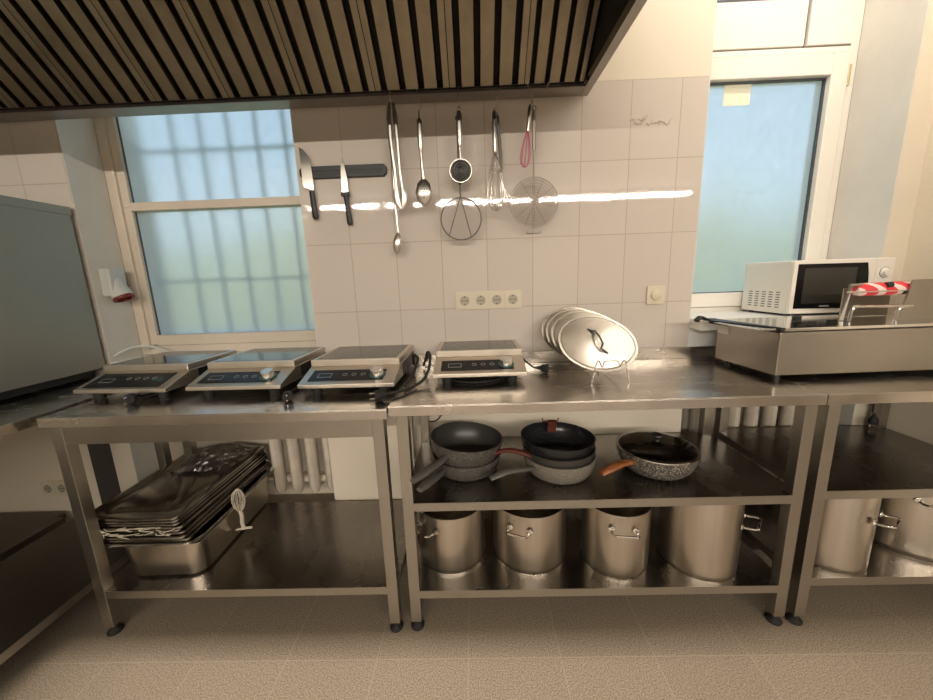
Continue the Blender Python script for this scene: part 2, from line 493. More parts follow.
struct('trim_1', MB().box(LX0 + 0.004, LX1 - 0.004, 0.002, 0.168, 0.905, 0.93), M_sill, 0.003)  # window board
struct('trim_3', MB().box(LX0, LX1, 0.27, 0.46, 0.93, 1.02), M_sill, 0.003)
# right window
y1 = 0.25
RGX1 = 2.195
f = MB()
f.box(RX0 + 0.004, RX0 + 0.05, y1, 0.34, 1.02, NZ); f.box(RX1 - 0.042, RX1 - 0.004, y1, 0.34, 1.02, NZ)
f.box(RX0 + 0.05, RX1 - 0.042, y1, 0.34, 1.02, 1.072); f.box(RX0 + 0.05, RX1 - 0.042, y1, 0.34, 2.21, 2.235)
w2 = struct('window_2', f, M_white, 0.003)
s = MB()
s.box(RX0 + 0.05, 1.60, y1 - 0.012, 0.32, 1.075, 2.205); s.box(RGX1, RX1 - 0.045, y1 - 0.012, 0.32, 1.075, 2.205)
s.box(1.60, RGX1, y1 - 0.012, 0.32, 1.075, 1.145); s.box(1.60, RGX1, y1 - 0.012, 0.32, 2.115, 2.205)
s.build('window_sash', M_white, w2, 0.004)
g = MB(); pane(g, 1.60, RGX1, 1.145, 2.115, 0.275); g.build('window_pane', M_frost, w2)
g = MB(); g.box(1.60, RGX1, 0.266, 0.274, 1.145, 1.149); g.box(1.60, RGX1, 0.262, 0.274, 2.107, 2.115); g.box(RGX1 - 0.008, RGX1, 0.262, 0.274, 1.15, 2.107)
g.build('gasket', M_gasket, w2)
s = MB()
s.box(RX0 + 0.05, 2.06, y1 - 0.004, 0.32, 2.24, 2.425); s.box(2.074, RX1 - 0.045, y1 - 0.006, 0.32, 2.24, 2.72); s.box(RX0 + 0.05, 2.06, y1 - 0.004, 0.32, 2.62, 2.72)
s.build('transom_sash', M_white, w2, 0.003)
g = MB(); g.box(2.061, 2.073, y1 + 0.01, 0.3, 2.24, 2.72); g.box(RX0 + 0.05, 2.06, y1 + 0.0, 0.274, 2.425, 2.437); g.build('gasket', M_gasket, w2)
g = MB(); pane(g, RX0 + 0.05, 2.06, 2.437, 2.62, 0.285); g.build('window_pane', M_frost, w2)
MB().lathe([(0, 0), (0.007, 0), (0.007, 0.085), (0, 0.085)], 10, Matrix.Translation((2.276, y1 - 0.006, 2.07))).build('hinge', M_brass, w2)
# right window board
struct('trim_2', MB().box(RX0 + 0.003, RX1 - 0.003, -0.085, 0.249, 1.005, 1.05), M_sill, 0.004)
struct('trim_4', MB().box(RX0 + 0.004, RX1 - 0.004, 0.004, 0.03, 0.80, 1.003), M_sill, 0.002)
# note paper taped to the right pane
tag(MB().box(-0.062, 0.062, 0, 0.0015, -0.052, 0.052).build('paper_note', M_paper, loc=(1.800, 0.272, 2.070)), 'small yellowed square of paper stuck on the frosted pane of the window above the microwave', 'paper')

# outdoors ---------------------------------------------------------------
struct('ground', MB().box(-14, 14, 0.5, 16, -1.2, -1.1), M_ground)
hb = MB()
for i in range(46):
    x = -11 + i * 0.5 + random.uniform(-.15, .15); hgt = random.uniform(2.4, 3.1); rr = random.uniform(0.5, 0.75)
    prof = [(0.02, 0)] + [(rr * math.sin(PI * (0.12 + 0.88 * k / 7)) * random.uniform(.85, 1.1) + 0.02, hgt * k / 7 * 1.3) for k in range(1, 8)]
    hb.lathe(prof, 14, Matrix.Translation((x, 5 + random.uniform(-.3, .3), -1.1)))
hd = hb.build('hedge', M_hedge); hd['kind'] = 'stuff'; tag(hd, 'green hedge blurred behind the frosted window glass', 'hedge')
gr = MB()
for i in range(7):
    x = -0.98 + 0.145 * i
    gr.box(x - 0.007, x + 0.007, 0.350, 0.364, 0.97, 2.5)
for z in (1.30, 1.955, 2.45): gr.box(-1.19, -0.21, 0.35, 0.362, z - 0.007, z + 0.007)
tag(gr.build('window_grille', M_bars), 'barred iron grille seen as soft lines behind the frosted window glass', 'window bars')

# ---------------------------------------------------------------- extractor hood
HX0, HX1 = -1.78, 1.014
hood = thing('extractor_hood', 'large steel extractor hood with slatted grease filters above the worktops', 'extractor hood', (0, 0, 0))
b = MB()
HB = 1.964; HF = -0.76
b.box(HX0, HX1, -0.02, -0.018, HB, 2.55)                    # back sheet
b.box(HX0, HX1, -0.09, -0.02, HB, HB + 0.003)               # gutter floor
b.box(HX0, HX1, -0.093, -0.088, HB, HB + 0.010)             # gutter lip
b.box(HX0, HX1, HF, HF + 0.005, HB, 2.55)                   # front sheet
b.box(HX0, HX1, HF + 0.005, HF + 0.06, HB, HB + 0.003)
for x in (HX0, HX1 - 0.004):
    b.box(x, x + 0.004, HF, -0.02, HB, 2.55)
b.box(HX1 - 0.030, HX1, HF, -0.02, HB - 0.002, HB + 0.001)
b.box(HX1 - 0.030, HX1 - 0.027, HF, -0.02, HB, HB + 0.028)
b.box(HX0, HX1, HF, -0.018, 2.55, 2.556)
b.build('canopy', M_rim, hood)
MB().box(HX1 - 0.0265, HX1 - 0.0255, HF + .01, -0.03, HB + 0.004, 2.54).build('side_shade_sheet', M_dark, hood)  # added near-black sheet stands for the shade at the hood's inner end
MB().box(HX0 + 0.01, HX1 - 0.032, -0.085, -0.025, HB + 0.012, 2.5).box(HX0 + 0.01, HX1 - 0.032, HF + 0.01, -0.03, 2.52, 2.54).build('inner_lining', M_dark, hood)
# 45 degree filters: local x across, local v up the slope
AX = (0, -0.70711, 0.70711); NX = (0, -0.70711, -0.70711)
SL = 0.60
F0 = Vector((0, -0.096, 1.976))
def filt_mesh(wd):
    b = MB(); n = 4; p = wd / n
    def P(x, v, d): return Vector((x, AX[1] * v + NX[1] * d, AX[2] * v + NX[2] * d))
    def slab(x0, x1, v0, v1, d0, d1):
        vs = [P(x, v, d) for d in (d0, d1) for v in (v0, v1) for x in (x0, x1)]
        b.add(vs, [(0, 2, 3, 1), (4, 5, 7, 6), (0, 1, 5, 4), (2, 6, 7, 3), (0, 4, 6, 2), (1, 3, 7, 5)])
    b.use(M_hood)
    e = 0.0015
    for i in range(n + 1):
        c = i * p; hw = p * 0.33
        x0, x1 = max(e, c - hw), min(wd - e, c + hw)
        slab(x0, x1, 0.004, SL - 0.004, 0.0, 0.0015)
        if c - hw > 0: slab(x0, x0 + 0.0015, 0.004, SL - 0.004, -0.017, 0.0)
        if c + hw < wd: slab(x1 - 0.0015, x1, 0.004, SL - 0.004, -0.017, 0.0)
    for i in range(n):
        c = (i + .5) * p
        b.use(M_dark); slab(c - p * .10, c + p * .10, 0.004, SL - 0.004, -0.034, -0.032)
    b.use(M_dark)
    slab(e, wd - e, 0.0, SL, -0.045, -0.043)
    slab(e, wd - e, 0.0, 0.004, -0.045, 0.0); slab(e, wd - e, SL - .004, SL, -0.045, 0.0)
    return b
FW = 0.2845
f0 = filt_mesh(FW).build('grease_filter', None, hood)
xs = [0.751 - FW * k for k in range(0, 9)]
f0.location = (xs[0] + 0.0, F0.y, F0.z)
for k in range(1, 9):
    c = f0.copy(); col.objects.link(c); c.parent = hood; c.location = (xs[k], F0.y, F0.z)
f0.location = (xs[0], F0.y, F0.z)
# narrow end filter
fe = filt_mesh(FW).build('grease_filter', None, hood, loc=(0.751, F0.y, F0.z)); fe.scale = (0.80, 1, 1)
for c in [x for x in bpy.data.objects if x.name.startswith('grease_filter') and x != fe]: c.location.x -= FW
MB().box(0.975, 1.006, -0.125, -0.095, HB + 0.004, HB + 0.02).lathe([(0, 0), (0.011, 0), (0.011, 0.016), (0, 0.016)], 12, Matrix.Translation((1.0, -0.085, HB + .012)) @ Matrix.Rotation(R(90), 4, 'Y')).build('corner_clamp', M_black, hood)
bk = MB(); bk.tube([(0.83, -0.094, HB + 0.075), (0.83, -0.10, HB + 0.005), (0.83, -0.115, HB - 0.012), (0.842, -0.122, HB + 0.012)], 0.006, 6, flat=0.4)
bk.build('filter_latch', M_rim, hood)

# ---------------------------------------------------------------- steel furniture
LEG = 0.038
def leg_mb(h, foot=True):
    b = MB().use(M_steel)
    b.box(-LEG / 2, LEG / 2, -LEG / 2, LEG / 2, 0.035, h)
    return b
def foot_mb():
    return MB().lathe([(0, 0), (0.024, 0), (0.025, 0.006), (0.014, 0.014), (0.012, 0.036), (0, 0.036)], 18)
def table(name, label, x0, x1, yb, yf, zt, shelves, apron=0.0, skip=(), upstand=False, cat='steel table', xl=(0.02, 0.02), edge=0.034, sm=None):
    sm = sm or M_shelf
    cx = (x0 + x1) / 2; cy = (yb + yf) / 2
    t = thing(name, label, cat, (cx, cy, 0))
    X0, X1, YF, YB = x0 - cx, x1 - cx, yf - cy, yb - cy
    b = MB()
    b.box(X0, X1, YF, YB, zt - 0.0035, zt)
    b.box(X0, X1, YF, YF + 0.002, zt - edge, zt - 0.0035)
    b.box(X0, X1, YB - 0.002, YB, zt - edge, zt - 0.0035)
    b.box(X0, X0 + 0.002, YF + 0.002, YB - 0.002, zt - edge, zt - 0.0035); b.box(X1 - 0.002, X1, YF + 0.002, YB - 0.002, zt - edge, zt - 0.0035)
    b.build('worktop', M_top, t, 0.0012)
    if upstand:
        b = MB(); b.box(X0, X1, YB - 0.012, YB, zt, zt + 0.052); b.build('upstand', M_top, t, 0.002)
    if apron:
        h = zt - edge
        for ya in (YF + 0.022, YB - 0.024): MB().box(X0 + 0.03, X1 - 0.03, ya, ya + 0.002, h - apron, zt - .004).build('apron', M_steel, t)
    ly = (YF + 0.018 + LEG / 2, YB - 0.018 - LEG / 2); lx = (X0 + xl[0] + LEG / 2, X1 - xl[1] - LEG / 2)
    hl = zt - 0.004
    for X in lx:
        for Y in ly:
            if (lx.index(X), ly.index(Y)) in skip: continue
            l = leg_mb(hl).build('leg', None, t, 0.0015, loc=(X, Y, 0))
            foot_mb().build('foot', M_rubber, l)
    for z in shelves:
        b = MB()
        b.box(lx[0] - LEG / 2 + .001, lx[1] + LEG / 2 - .001, ly[0] - LEG / 2 + .001, ly[1] + LEG / 2 - .001, z - 0.003, z)
        sx0, sx1 = lx[0] + LEG / 2, lx[1] - LEG / 2
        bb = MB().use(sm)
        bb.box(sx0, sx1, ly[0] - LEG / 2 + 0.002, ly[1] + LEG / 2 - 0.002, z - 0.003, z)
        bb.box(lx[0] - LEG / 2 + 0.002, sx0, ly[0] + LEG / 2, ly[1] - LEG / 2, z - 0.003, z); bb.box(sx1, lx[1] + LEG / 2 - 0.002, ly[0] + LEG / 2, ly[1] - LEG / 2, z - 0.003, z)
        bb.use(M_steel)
        bb.box(sx0, sx1, ly[0] - LEG / 2 + 0.001, ly[0] - LEG / 2 + 0.003, z - 0.03, z + 0.0003)
        bb.box(sx0, sx1, ly[1] + LEG / 2 - 0.003, ly[1] + LEG / 2 - 0.001, z - 0.03, z)
        bb.box(lx[0] - LEG / 2 + 0.001, lx[0] - LEG / 2 + 0.003, ly[0] + LEG / 2, ly[1] - LEG / 2, z - 0.03, z); bb.box(lx[1] + LEG / 2 - 0.003, lx[1] + LEG / 2 - 0.001, ly[0] + LEG / 2, ly[1] - LEG / 2, z - 0.03, z)
        bb.build('shelf', None, t)
    return t
TZL, TZM = 0.865, 0.872
table('work_table', 'steel work table with deep apron carrying three cooktops under the barred window', -0.888, 0.247, -0.004, -0.565, TZL, [0.19], apron=0.068, xl=(0.012, 0.017))
table('work_table', 'middle steel work table with two shelves of pans and pots', 0.251, 1.616, -0.012, -0.560, TZM, [0.515, 0.165], upstand=True, xl=(0.019, 0.006))
table('work_table', 'steel work table under the wrapping machine with two tall pots below', 1.620, 2.405, -0.012, -0.560, TZM, [0.528, 0.192], upstand=True, xl=(0.024, 0.01))
table('side_counter', 'steel side counter running towards the viewer beneath the big steel appliance', -1.50, -0.93, -0.02, -2.0, TZL, [0.17], apron=0.06, xl=(0.03, 0.03), skip=((0, 1),), sm=M_shelfshade)
table('side_counter', 'steel counter by the low wall socket with only its lower shelf showing', -2.15, -1.515, -0.02, -2.0, TZL, [0.17], apron=0.06, xl=(0.01, 0.01), skip=((1, 1),), sm=M_shelfshade)

# big appliance on the side counter
ov = thing('oven', 'big steel-sided appliance standing on the side counter next to the window niche', 'kitchen appliance', (-1.20, -0.02, TZL))
b = MB(); b.box(-0.62, 0, -1.15, 0, 0.045, 0.745); b.build('housing', M_oven, ov, 0.004)
MB().box(-0.625, 0.003, -1.155, 0.004, 0.722, 0.758).build('top_cover', M_oven, ov, 0.003).location = (0, 0, 0)
MB().box(-0.60, -0.03, -1.12, -0.03, 0.012, 0.046).build('plinth', M_black, ov)
ft = MB().lathe([(0, 0), (0.02, 0), (0.018, 0.02), (0, 0.02)], 14)
for x, y in ((-0.55, -1.05), (-0.08, -1.05), (-0.55, -0.08), (-0.08, -0.08)):
    ft.build('foot', M_rubber, ov, loc=(x, y, 0.0))

# ---------------------------------------------------------------- radiators
def radiator(label, x0, n, pitch, yc, z0, z1):
    t = thing('radiator', label, 'radiator', (x0, yc, 0))
    for i in range(n):
        b = MB(); x = i * pitch; w = pitch * 0.39
        b.tube([(x, -0.035, z0), (x, -0.042, z0 + 0.04), (x, -0.042, z1 - 0.04), (x, -0.035, z1)], [w * .6, w, w, w * .6], 10, flat=0.8)
        b.tube([(x, 0.035, z0), (x, 0.042, z0 + 0.04), (x, 0.042, z1 - 0.04), (x, 0.035, z1)], [w * .6, w, w, w * .6], 10, flat=0.8)
        for z in (z0 + 0.05, z1 - 0.05): b.tube([(x - pitch * .5, 0, z), (x + pitch * .5 - 0.001, 0, z)], 0.022, 10)
        for z in (z0 + 0.05, z1 - 0.05): b.box(x - w * .6, x + w * .6, -0.045, 0.045, z - 0.03, z + 0.03)
        b.build('section', M_rad, t)
    b = MB(); b.tube([(-pitch * .5, 0, z0 + 0.05), (-0.12, 0, z0 + 0.05), (-0.13, 0.0, z0 + 0.04), (-0.13, 0, 0.0)], 0.013, 8)
    b.build('pipe', M_rad, t)
    return t
radiator('ribbed white radiator behind the steel trays in the window niche', -0.508, 4, 0.091, 0.115, 0.190, 0.80)
radiator('ribbed white radiator beneath the sill of the window with the microwave', 1.64, 7, 0.090, 0.14, 0.20, 0.80)

# ---------------------------------------------------------------- wall fittings
def socket_face(parent, x, z, s=0.066, ry=0):
    f = MB(); f.prism(rrect(-s / 2, s / 2, -s / 2, s / 2, 0.006, 3), 1, -0.0085, -0.004)
    f.use(M_cream)
    o = f.build('socket_insert', M_cream, parent, loc=(x, 0, z))
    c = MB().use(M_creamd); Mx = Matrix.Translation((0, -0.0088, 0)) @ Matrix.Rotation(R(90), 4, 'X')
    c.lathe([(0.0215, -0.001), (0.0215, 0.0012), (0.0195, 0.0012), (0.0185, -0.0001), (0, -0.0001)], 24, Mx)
    c.use(M_black)
    for dx in (-0.0095, 0, 0.0095):
        r_ = 0.0028 if dx else 0.002
        c.lathe([(0, 0), (r_, 0), (r_, 0.001), (0, 0.001)], 10, Matrix.Translation((dx, -0.0088, 0.0)) @ Matrix.Rotation(R(90), 4, 'X'))
    c.box(-0.002, 0.002, -0.0098, -0.0085, 0.014, 0.019); c.box(-0.002, 0.002, -0.0098, -0.0085, -0.019, -0.014)
    c.build('socket_well', None, o)
    return o
sk = thing('socket_strip', 'cream strip of four power sockets on the white tiles', 'power socket', (0.602, 0, 1.163))
MB().prism(rrect(-0.148, 0.148, -0.0405, 0.0405, 0.006, 3), 1, -0.0055, -0.0002).build('frame', M_cream, sk, 0.0012)
for i in range(4): socket_face(sk, -0.108 + 0.072 * i, 0)
sk = thing('wall_socket', 'double wall socket low on the plaster beneath the side counter', 'power socket', (-1.625, 0, 0.285))
cdx = tag(MB().box(-1.375, -1.295, -0.03, -0.0005, 0.10, 0.86).build('cable_duct', mat('brown_duct', (0.05, 0.045, 0.04), 0.5)), 'dark upright duct on the plaster behind the leg of the cooktop table', 'cable duct')
MB().prism(rrect(-0.075, 0.075, -0.042, 0.042, 0.006, 3), 1, -0.0055, -0.0002).build('frame', M_cream, sk, 0.0012)
for i in range(2): socket_face(sk, -0.036 + 0.072 * i, 0)
dm = thing('dimmer_switch', 'cream rotary dimmer switch on the white tiles', 'light switch', (1.345, 0, 1.160))
MB().prism(rrect(-0.040, 0.040, -0.040, 0.040, 0.005, 3), 1, -0.009, -0.0002).build('plate', M_cream, dm, 0.0015)
MB().lathe([(0.024, 0), (0.022, 0.007), (0.019, 0.009), (0, 0.009)], 24, Matrix.Translation((0, -0.009, 0)) @ Matrix.Rotation(R(90), 4, 'X')).build('knob', M_cream, dm)
# three-phase socket on the niche side
cs = thing('industrial_socket', 'grey industrial socket with red rim on the side of the window niche', 'power socket', (LX0 + 0.004, 0.075, 1.30), rot=(0, 0, 0))
b = MB(); b.box(0.0, 0.052, -0.042, 0.042, -0.065, 0.065); b.build('back_box', M_greypl, cs, 0.008)
MA = Matrix.Translation((0.035, 0, -0.02)) @ Matrix.Rotation(R(155), 4, 'Y')
MB().lathe([(0, -0.03), (0.034, -0.03), (0.036, 0.02), (0.040, 0.022), (0.041, 0.052), (0.036, 0.054), (0.034, 0.03), (0, 0.03)], 24, MA).build('body', M_greypl, cs)
MB().lathe([(0.0425, 0.055), (0.0425, 0.064), (0.030, 0.066), (0.028, 0.055), (0, 0.054)], 24, MA).build('rim', M_red, cs)
cbl = MB().tube(spline([(LX0 + 0.012, 0.015, 0.955), (LX0 + 0.05, 0.06, 0.985), (LX0 + 0.12, 0.10, 0.985), (LX0 + 0.2, 0.12, 0.945), (LX0 + 0.24, 0.12, 0.94)]), 0.0065, 8)
tag(cbl.build('cable', M_greypl), 'grey cable arching over the sill of the barred window', 'cable')

# leftover adhesive on one tile
b = MB()
for q in range(9):
    x = 1.195 + q * 0.017; z = 1.868 + random.uniform(-.012, .012)
    b.tube(spline([(x, -0.0012, z), (x + random.uniform(.005, .02), -0.0015, z + random.uniform(-.012, .012)), (x + random.uniform(.015, .035), -0.0012, z + random.uniform(-.012, .012))], 4), 0.0016, 5)
tag(b.build('adhesive_residue', mat('old_adhesive', (0.50, 0.44, 0.36), 0.6)), 'smear of old adhesive on a tile high up beside the extractor hood', 'adhesive residue')
# knife magnet, knives
mg = thing('magnetic_knife_strip', 'black magnetic knife strip on the tiles beside the window', 'knife rack', (0.0, 0, 1.722))
MB().prism([(-0.185, -0.012), (-0.172, -0.024), (0.172, -0.024), (0.185, -0.012), (0.185, 0.012), (0.172, 0.024), (-0.172, 0.024), (-0.185, 0.012)], 1, -0.014, -0.0002).build('bar', M_blackmetal, mg, 0.002)
MB().box(-0.165, 0.165, -0.016, -0.0141, -0.008, -0.003).box(-0.165, 0.165, -0.016, -0.0141, 0.003, 0.008).build('magnet_strip', M_black, mg)
def knife(label, loc, tilt, blade, L, grip, rivets=0, wide=0.014, big=False):
    t = thing('kitchen_knife', label, 'knife', loc, rot=(0, R(tilt), 0))
    MB().prism(blade, 1, -0.0011, 0.0011).build('blade', M_chrome, t)
    h = MB(); z = -0.002
    h.tube([(grip[0], 0, z), (grip[0] + 0.001, 0, z - L * 0.25), (grip[0] + 0.002, 0, z - L * 0.6), (grip[0] + 0.004, 0, z - L * 0.92), (grip[0] + 0.005, 0, z - L)],
           [wide * .95, wide * .85, wide, wide * 1.05, wide * .7], 10, flat=0.55, up=(0, 1, 0))
    hh = h.build('handle', M_black, t)
    return t
k1 = knife('broad hollow-edged kitchen knife on the magnetic strip nearest the window', (-0.143, -0.0185, 1.65), -0.5,
           [(-0.030, 0.02), (-0.024, 0.012), (0.012, 0.0), (0.016, 0.006), (0.014, 0.10), (0.006, 0.135), (-0.012, 0.160), (-0.028, 0.170)], 0.115, (0.004,), wide=0.0125)
for i in range(8):
    pass
k2 = knife('narrow pointed knife with black handle on the magnetic strip', (0.006, -0.0185, 1.63), -1.5,
           [(-0.016, 0.002), (0.012, 0.002), (0.013, 0.07), (0.006, 0.115), (-0.002, 0.142), (-0.010, 0.10), (-0.014, 0.05)], 0.125, (-0.001,), wide=0.0115)
MB().box(-0.021, 0.016, -0.006, 0.006, -0.008, 0.008).build('bolster', M_black, k2, 0.003)

# ---------------------------------------------------------------- hanging utensils
HY = -0.094; HZ = HB + 0.012
def s_hook(x, zb, dx=0.0, lab=''):
    b = MB()
    pts = [(x, HY + 0.010, HZ - 0.010), (x, HY + 0.008, HZ + 0.003), (x, HY - 0.001, HZ + 0.006), (x, HY - 0.006, HZ - 0.002), (x + dx * .5, HY - 0.006, (HZ + zb) / 2), (x + dx, HY - 0.004, zb + 0.006), (x + dx, HY - 0.001, zb - 0.002), (x + dx, HY + 0.006, zb - 0.002), (x + dx, HY + 0.010, zb + 0.006)]
    return tag(b.tube(spline(pts, 5), 0.0018, 6).build('s_hook', M_uten), lab, 'hook', 'wire hooks on the hood rim')
UY = HY + 0.003
def handle_rod(b, x, z1, z0, r=0.008, y=UY): b.tube([(x, y, z1), (x, y, z1 - 0.006), (x, y, z0 + 0.004), (x, y, z0)], [r * .5, r, r, r * .7], 8, flat=0.7, up=(0, 1, 0))
# tongs
s_hook(0.2365, 1.945, 0.0, 'wire hook holding the long tongs')
tg = thing('tongs', 'long steel tongs hanging closest to the knife strip', 'tongs', (0.238, UY, 1.94))
for s_ in (-1, 1):
    b = MB()
    b.tube([(s_ * 0.006, 0, 0), (s_ * 0.012, 0, -0.05), (s_ * 0.013, 0, -0.12), (s_ * 0.010 + 0.006, 0, -0.25), (s_ * 0.012 + 0.010, 0, -0.31)], [0.006, 0.009, 0.009, 0.0075, 0.007], 8, flat=0.45, up=(0, 1, 0))
    a = b.build('arm', M_uten, tg)
    b = MB(); b.tube([(s_ * 0.012 + 0.010, 0, -0.308), (s_ * 0.015 + 0.011, 0, -0.335), (s_ * 0.012 + 0.012, 0, -0.37), (0.013 + s_ * .003, 0, -0.392)], [0.008, 0.013, 0.013, 0.005], 10, flat=0.4, up=(0, 1, 0))
    b.build('tip', M_uten, a)
# ladle-like spoon behind tongs
sp = thing('serving_spoon', 'long steel serving spoon hanging behind the tongs', 'spoon', (0.222, UY + 0.028, 1.93))
b = MB(); b.tube([(0, 0, 0), (0, 0, -0.02), (0.0, 0, -0.38), (0.002, 0, -0.44), (0.004, 0, -0.475)], [0.005, 0.007, 0.006, 0.004, 0.004], 8, flat=0.4, up=(0, 1, 0)); b.build('handle', M_uten, sp)
b = MB(); b.tube([(0.004, 0, -0.470), (0.002, -0.004, -0.49), (-0.002, -0.007, -0.515), (-0.005, -0.005, -0.54), (-0.007, 0, -0.555)], [0.005, 0.014, 0.018, 0.014, 0.004], 12, flat=0.4, up=(0, 1, 0)); b.build('bowl', M_uten, sp)
# slotted spoon
s_hook(0.343, 1.915, 0.0, 'wire hook holding the perforated spoon')
sp = thing('slotted_spoon', 'steel perforated spoon hanging between the tongs and the small skimmer', 'spoon', (0.343, UY, 1.915))
b = MB(); b.tube(arc((0, 0, -0.008), 0.006, 0, 2 * PI, 12), 0.0014, 6)
b.tube([(0, 0, -0.016), (0, 0, -0.03), (0, 0, -0.045)], [0.002, 0.003, 0.008], 8, flat=.5, up=(0, 1, 0))
b.tube([(0, 0, -0.04), (0, 0, -0.05), (0, 0, -0.135), (0, 0, -0.147)], [0.008, 0.0105, 0.0105, 0.007], 10, flat=.6, up=(0, 1, 0))
b.tube([(0, 0, -0.14), (0.001, 0, -0.20), (0.004, 0, -0.25), (0.004, 0, -0.262)], [0.005, 0.006, 0.0085, 0.008], 8, flat=.4, up=(0, 1, 0)); b.build('handle', M_uten, sp)
b = MB(); b.use(M_uten); b.tube([(0.004, 0.0, -0.256), (0.004, -0.003, -0.275), (0.004, -0.007, -0.31), (0.004, -0.005, -0.338), (0.004, -0.001, -0.354), (0.004, 0, -0.360)], [0.009, 0.026, 0.034, 0.026, 0.012, 0.003], 16, flat=0.28, up=(0, 1, 0))
b.use(M_black)
for i in range(-2, 3):
    for j in range(-2, 3):
        if abs(i) + abs(j) > 3: continue
        b.lathe([(0, 0), (0.0028, 0), (0.0028, 0.001), (0, 0.001)], 8, Matrix.Translation((0.004 + i * 0.0095 + (j % 2) * .004, -0.0165 + 0.0016 * (abs(i) + abs(j)), -0.308 + j * 0.0105)) @ Matrix.Rotation(R(90), 4, 'X'))
b.build('perforated_bowl', None, sp)
# skimmer (small round) + strainer behind
s_hook(0.4995, 1.915, 0.0, 'wire hook holding the small skimmer and the round strainer')
def ring_tool(name, label, x, y, ztop, hl, r, meshm, wires, cat, hr=0.009, loc_dx=0.0, ringr=0.0022, hz=None, dark=M_uten, dishy=0.0):
    t = thing(name, label, cat, (x, y, ztop))
    b = MB(); hz = hz or 0.15
    b.tube(arc((0, 0, -0.012), 0.008, 0, 2 * PI, 14), 0.0022, 6)
    b.tube([(0, 0, -0.02), (0, 0, -0.035), (0, 0, -hz), (0, 0, -hz - 0.01)], [hr * .7, hr, hr * .85, hr * .6], 10, flat=.55, up=(0, 1, 0))
    zc = -hl - r
    b.tube([(0, 0, -hz), (loc_dx * .5, 0, -(hz + hl) / 2), (loc_dx, 0, -hl)], [0.0028, 0.0028, 0.0028], 6)
    b.build('handle', dark, t)
    b = MB(); b.tube(arc((loc_dx, 0, zc), r, 0, 2 * PI, 40), ringr, 6); 
    rg = b.build('rim', dark, t)
    b = MB(); b.lathe([(r * k / 5, -dishy * (1 - (k / 5) ** 2)) for k in range(6)], 32, Matrix.Translation((loc_dx, 0, zc)) @ Matrix.Rotation(R(-90), 4, 'X'))
    b.build('mesh', meshm, t)
    if wires: 
        b = MB()
        for w_ in wires:
            b.tube([(loc_dx + w_[0] * r, -0.002 - dishy * (1 - w_[0] ** 2 - w_[1] ** 2), zc + w_[1] * r), (loc_dx + (w_[0] + w_[2]) / 2 * r, -0.002 - dishy, zc + (w_[1] + w_[3]) / 2 * r), (loc_dx + w_[2] * r, -0.002, zc + w_[3] * r)], 0.0019 if len(wires) < 3 else 0.0011, 5)
        b.build('brace', dark, t)
    return t
sk1 = ring_tool('skimmer', 'small steel skimmer with dark holes hanging over the round strainer', 0.4985, UY - 0.006, 1.915, 0.19, 0.043, M_holes, [], 'skimmer', hr=0.011, hz=0.13, loc_dx=0.0, dishy=0.01)
b = MB()
for k in range(1, 5): b.tube(arc((0, -0.006, -0.233), 0.043 * k / 4.6, 0, 2 * PI, 24), 0.0032, 5)
b.build('bowl', M_grip, sk1)
st_w = [(-0.02, .98, -.62, -.76), (0.02, .98, .48, -.86)]
ring_tool('strainer', 'flat round mesh strainer hanging below the small skimmer', 0.4925, UY + 0.022, 1.895, 0.308, 0.083, M_mesh, st_w, 'strainer', hr=0.007, hz=0.25, ringr=0.0028, dark=M_grip)
# balloon whisk
def whisk(label, x, y, ztop, hl, wl, wr, mt, n=6, hr=0.0095, tilt=0, hmt=M_uten, wt=0.0012):
    t = thing('whisk', label, 'whisk', (x, y, ztop), rot=(0, R(tilt), 0))
    b = MB(); b.tube(arc((0, 0, -0.006), 0.007, 0, 2 * PI, 12), 0.0016, 6)
    b.tube([(0, 0, -0.012), (0, 0, -0.02), (0, 0, -hl), (0, 0, -hl - 0.006)], [hr * .6, hr, hr * .95, hr * .8], 10); b.build('handle', hmt, t)
    b = MB()
    for k in range(n):
        a = PI * k / n
        pts = []
        for q in range(21):
            s_ = q / 20; th = (s_ - .5) * 2
            rad = 0
            u = abs(th)
            rr = wr * (math.sin(PI * (1 - u) ** 0.5 * 0.999) if u < 1 else 0)
            zz = -hl - wl * (1 - u) if False else 0
            # teardrop: parameter angle
            ang = th * PI
            zq = -hl - wl * (0.5 + 0.5 * math.cos(ang)) 
            rq = wr * math.sin(ang) * (0.62 + 0.38 * math.cos(ang)) * 1.18
            pts.append((rq * math.cos(a), rq * math.sin(a), zq))
        b.tube(pts, wt, 5)
    b.build('wires', mt, t)
    return t
s_hook(0.662, 1.905, -0.024, 'wire hook holding the steel balloon whisk')
wk = whisk('steel balloon whisk hanging between the round strainer and the pink whisk', 0.6355, UY - 0.002, 1.905, 0.155, 0.225, 0.042, M_uten)
b = MB(); b.tube(arc((0, 0, -0.228), 0.026, 0, 2 * PI, 24, 'xy'), 0.0016, 5); b.build('collar', M_uten, wk)
fk = thing('kitchen_fork', 'thin carving fork hanging behind the steel balloon whisk', 'fork', (0.645, UY + 0.026, 1.90), rot=(0, R(-3), 0))
b = MB(); b.tube([(0, 0, 0), (0.004, 0, -0.02), (0.007, 0, -0.16), (0.004, 0, -0.26)], [0.003, 0.007, 0.007, 0.003], 8, flat=.5, up=(0, 1, 0)); b.build('handle', M_grip, fk)
b = MB(); b.tube(spline([(0.004, 0, -0.255), (0.010, 0, -0.29), (0.035, 0, -0.345)]), 0.0018, 6); b.tube(spline([(0.004, 0, -0.255), (0.016, 0, -0.29), (0.042, 0, -0.33)]), 0.0018, 6); b.build('tines', M_uten, fk)
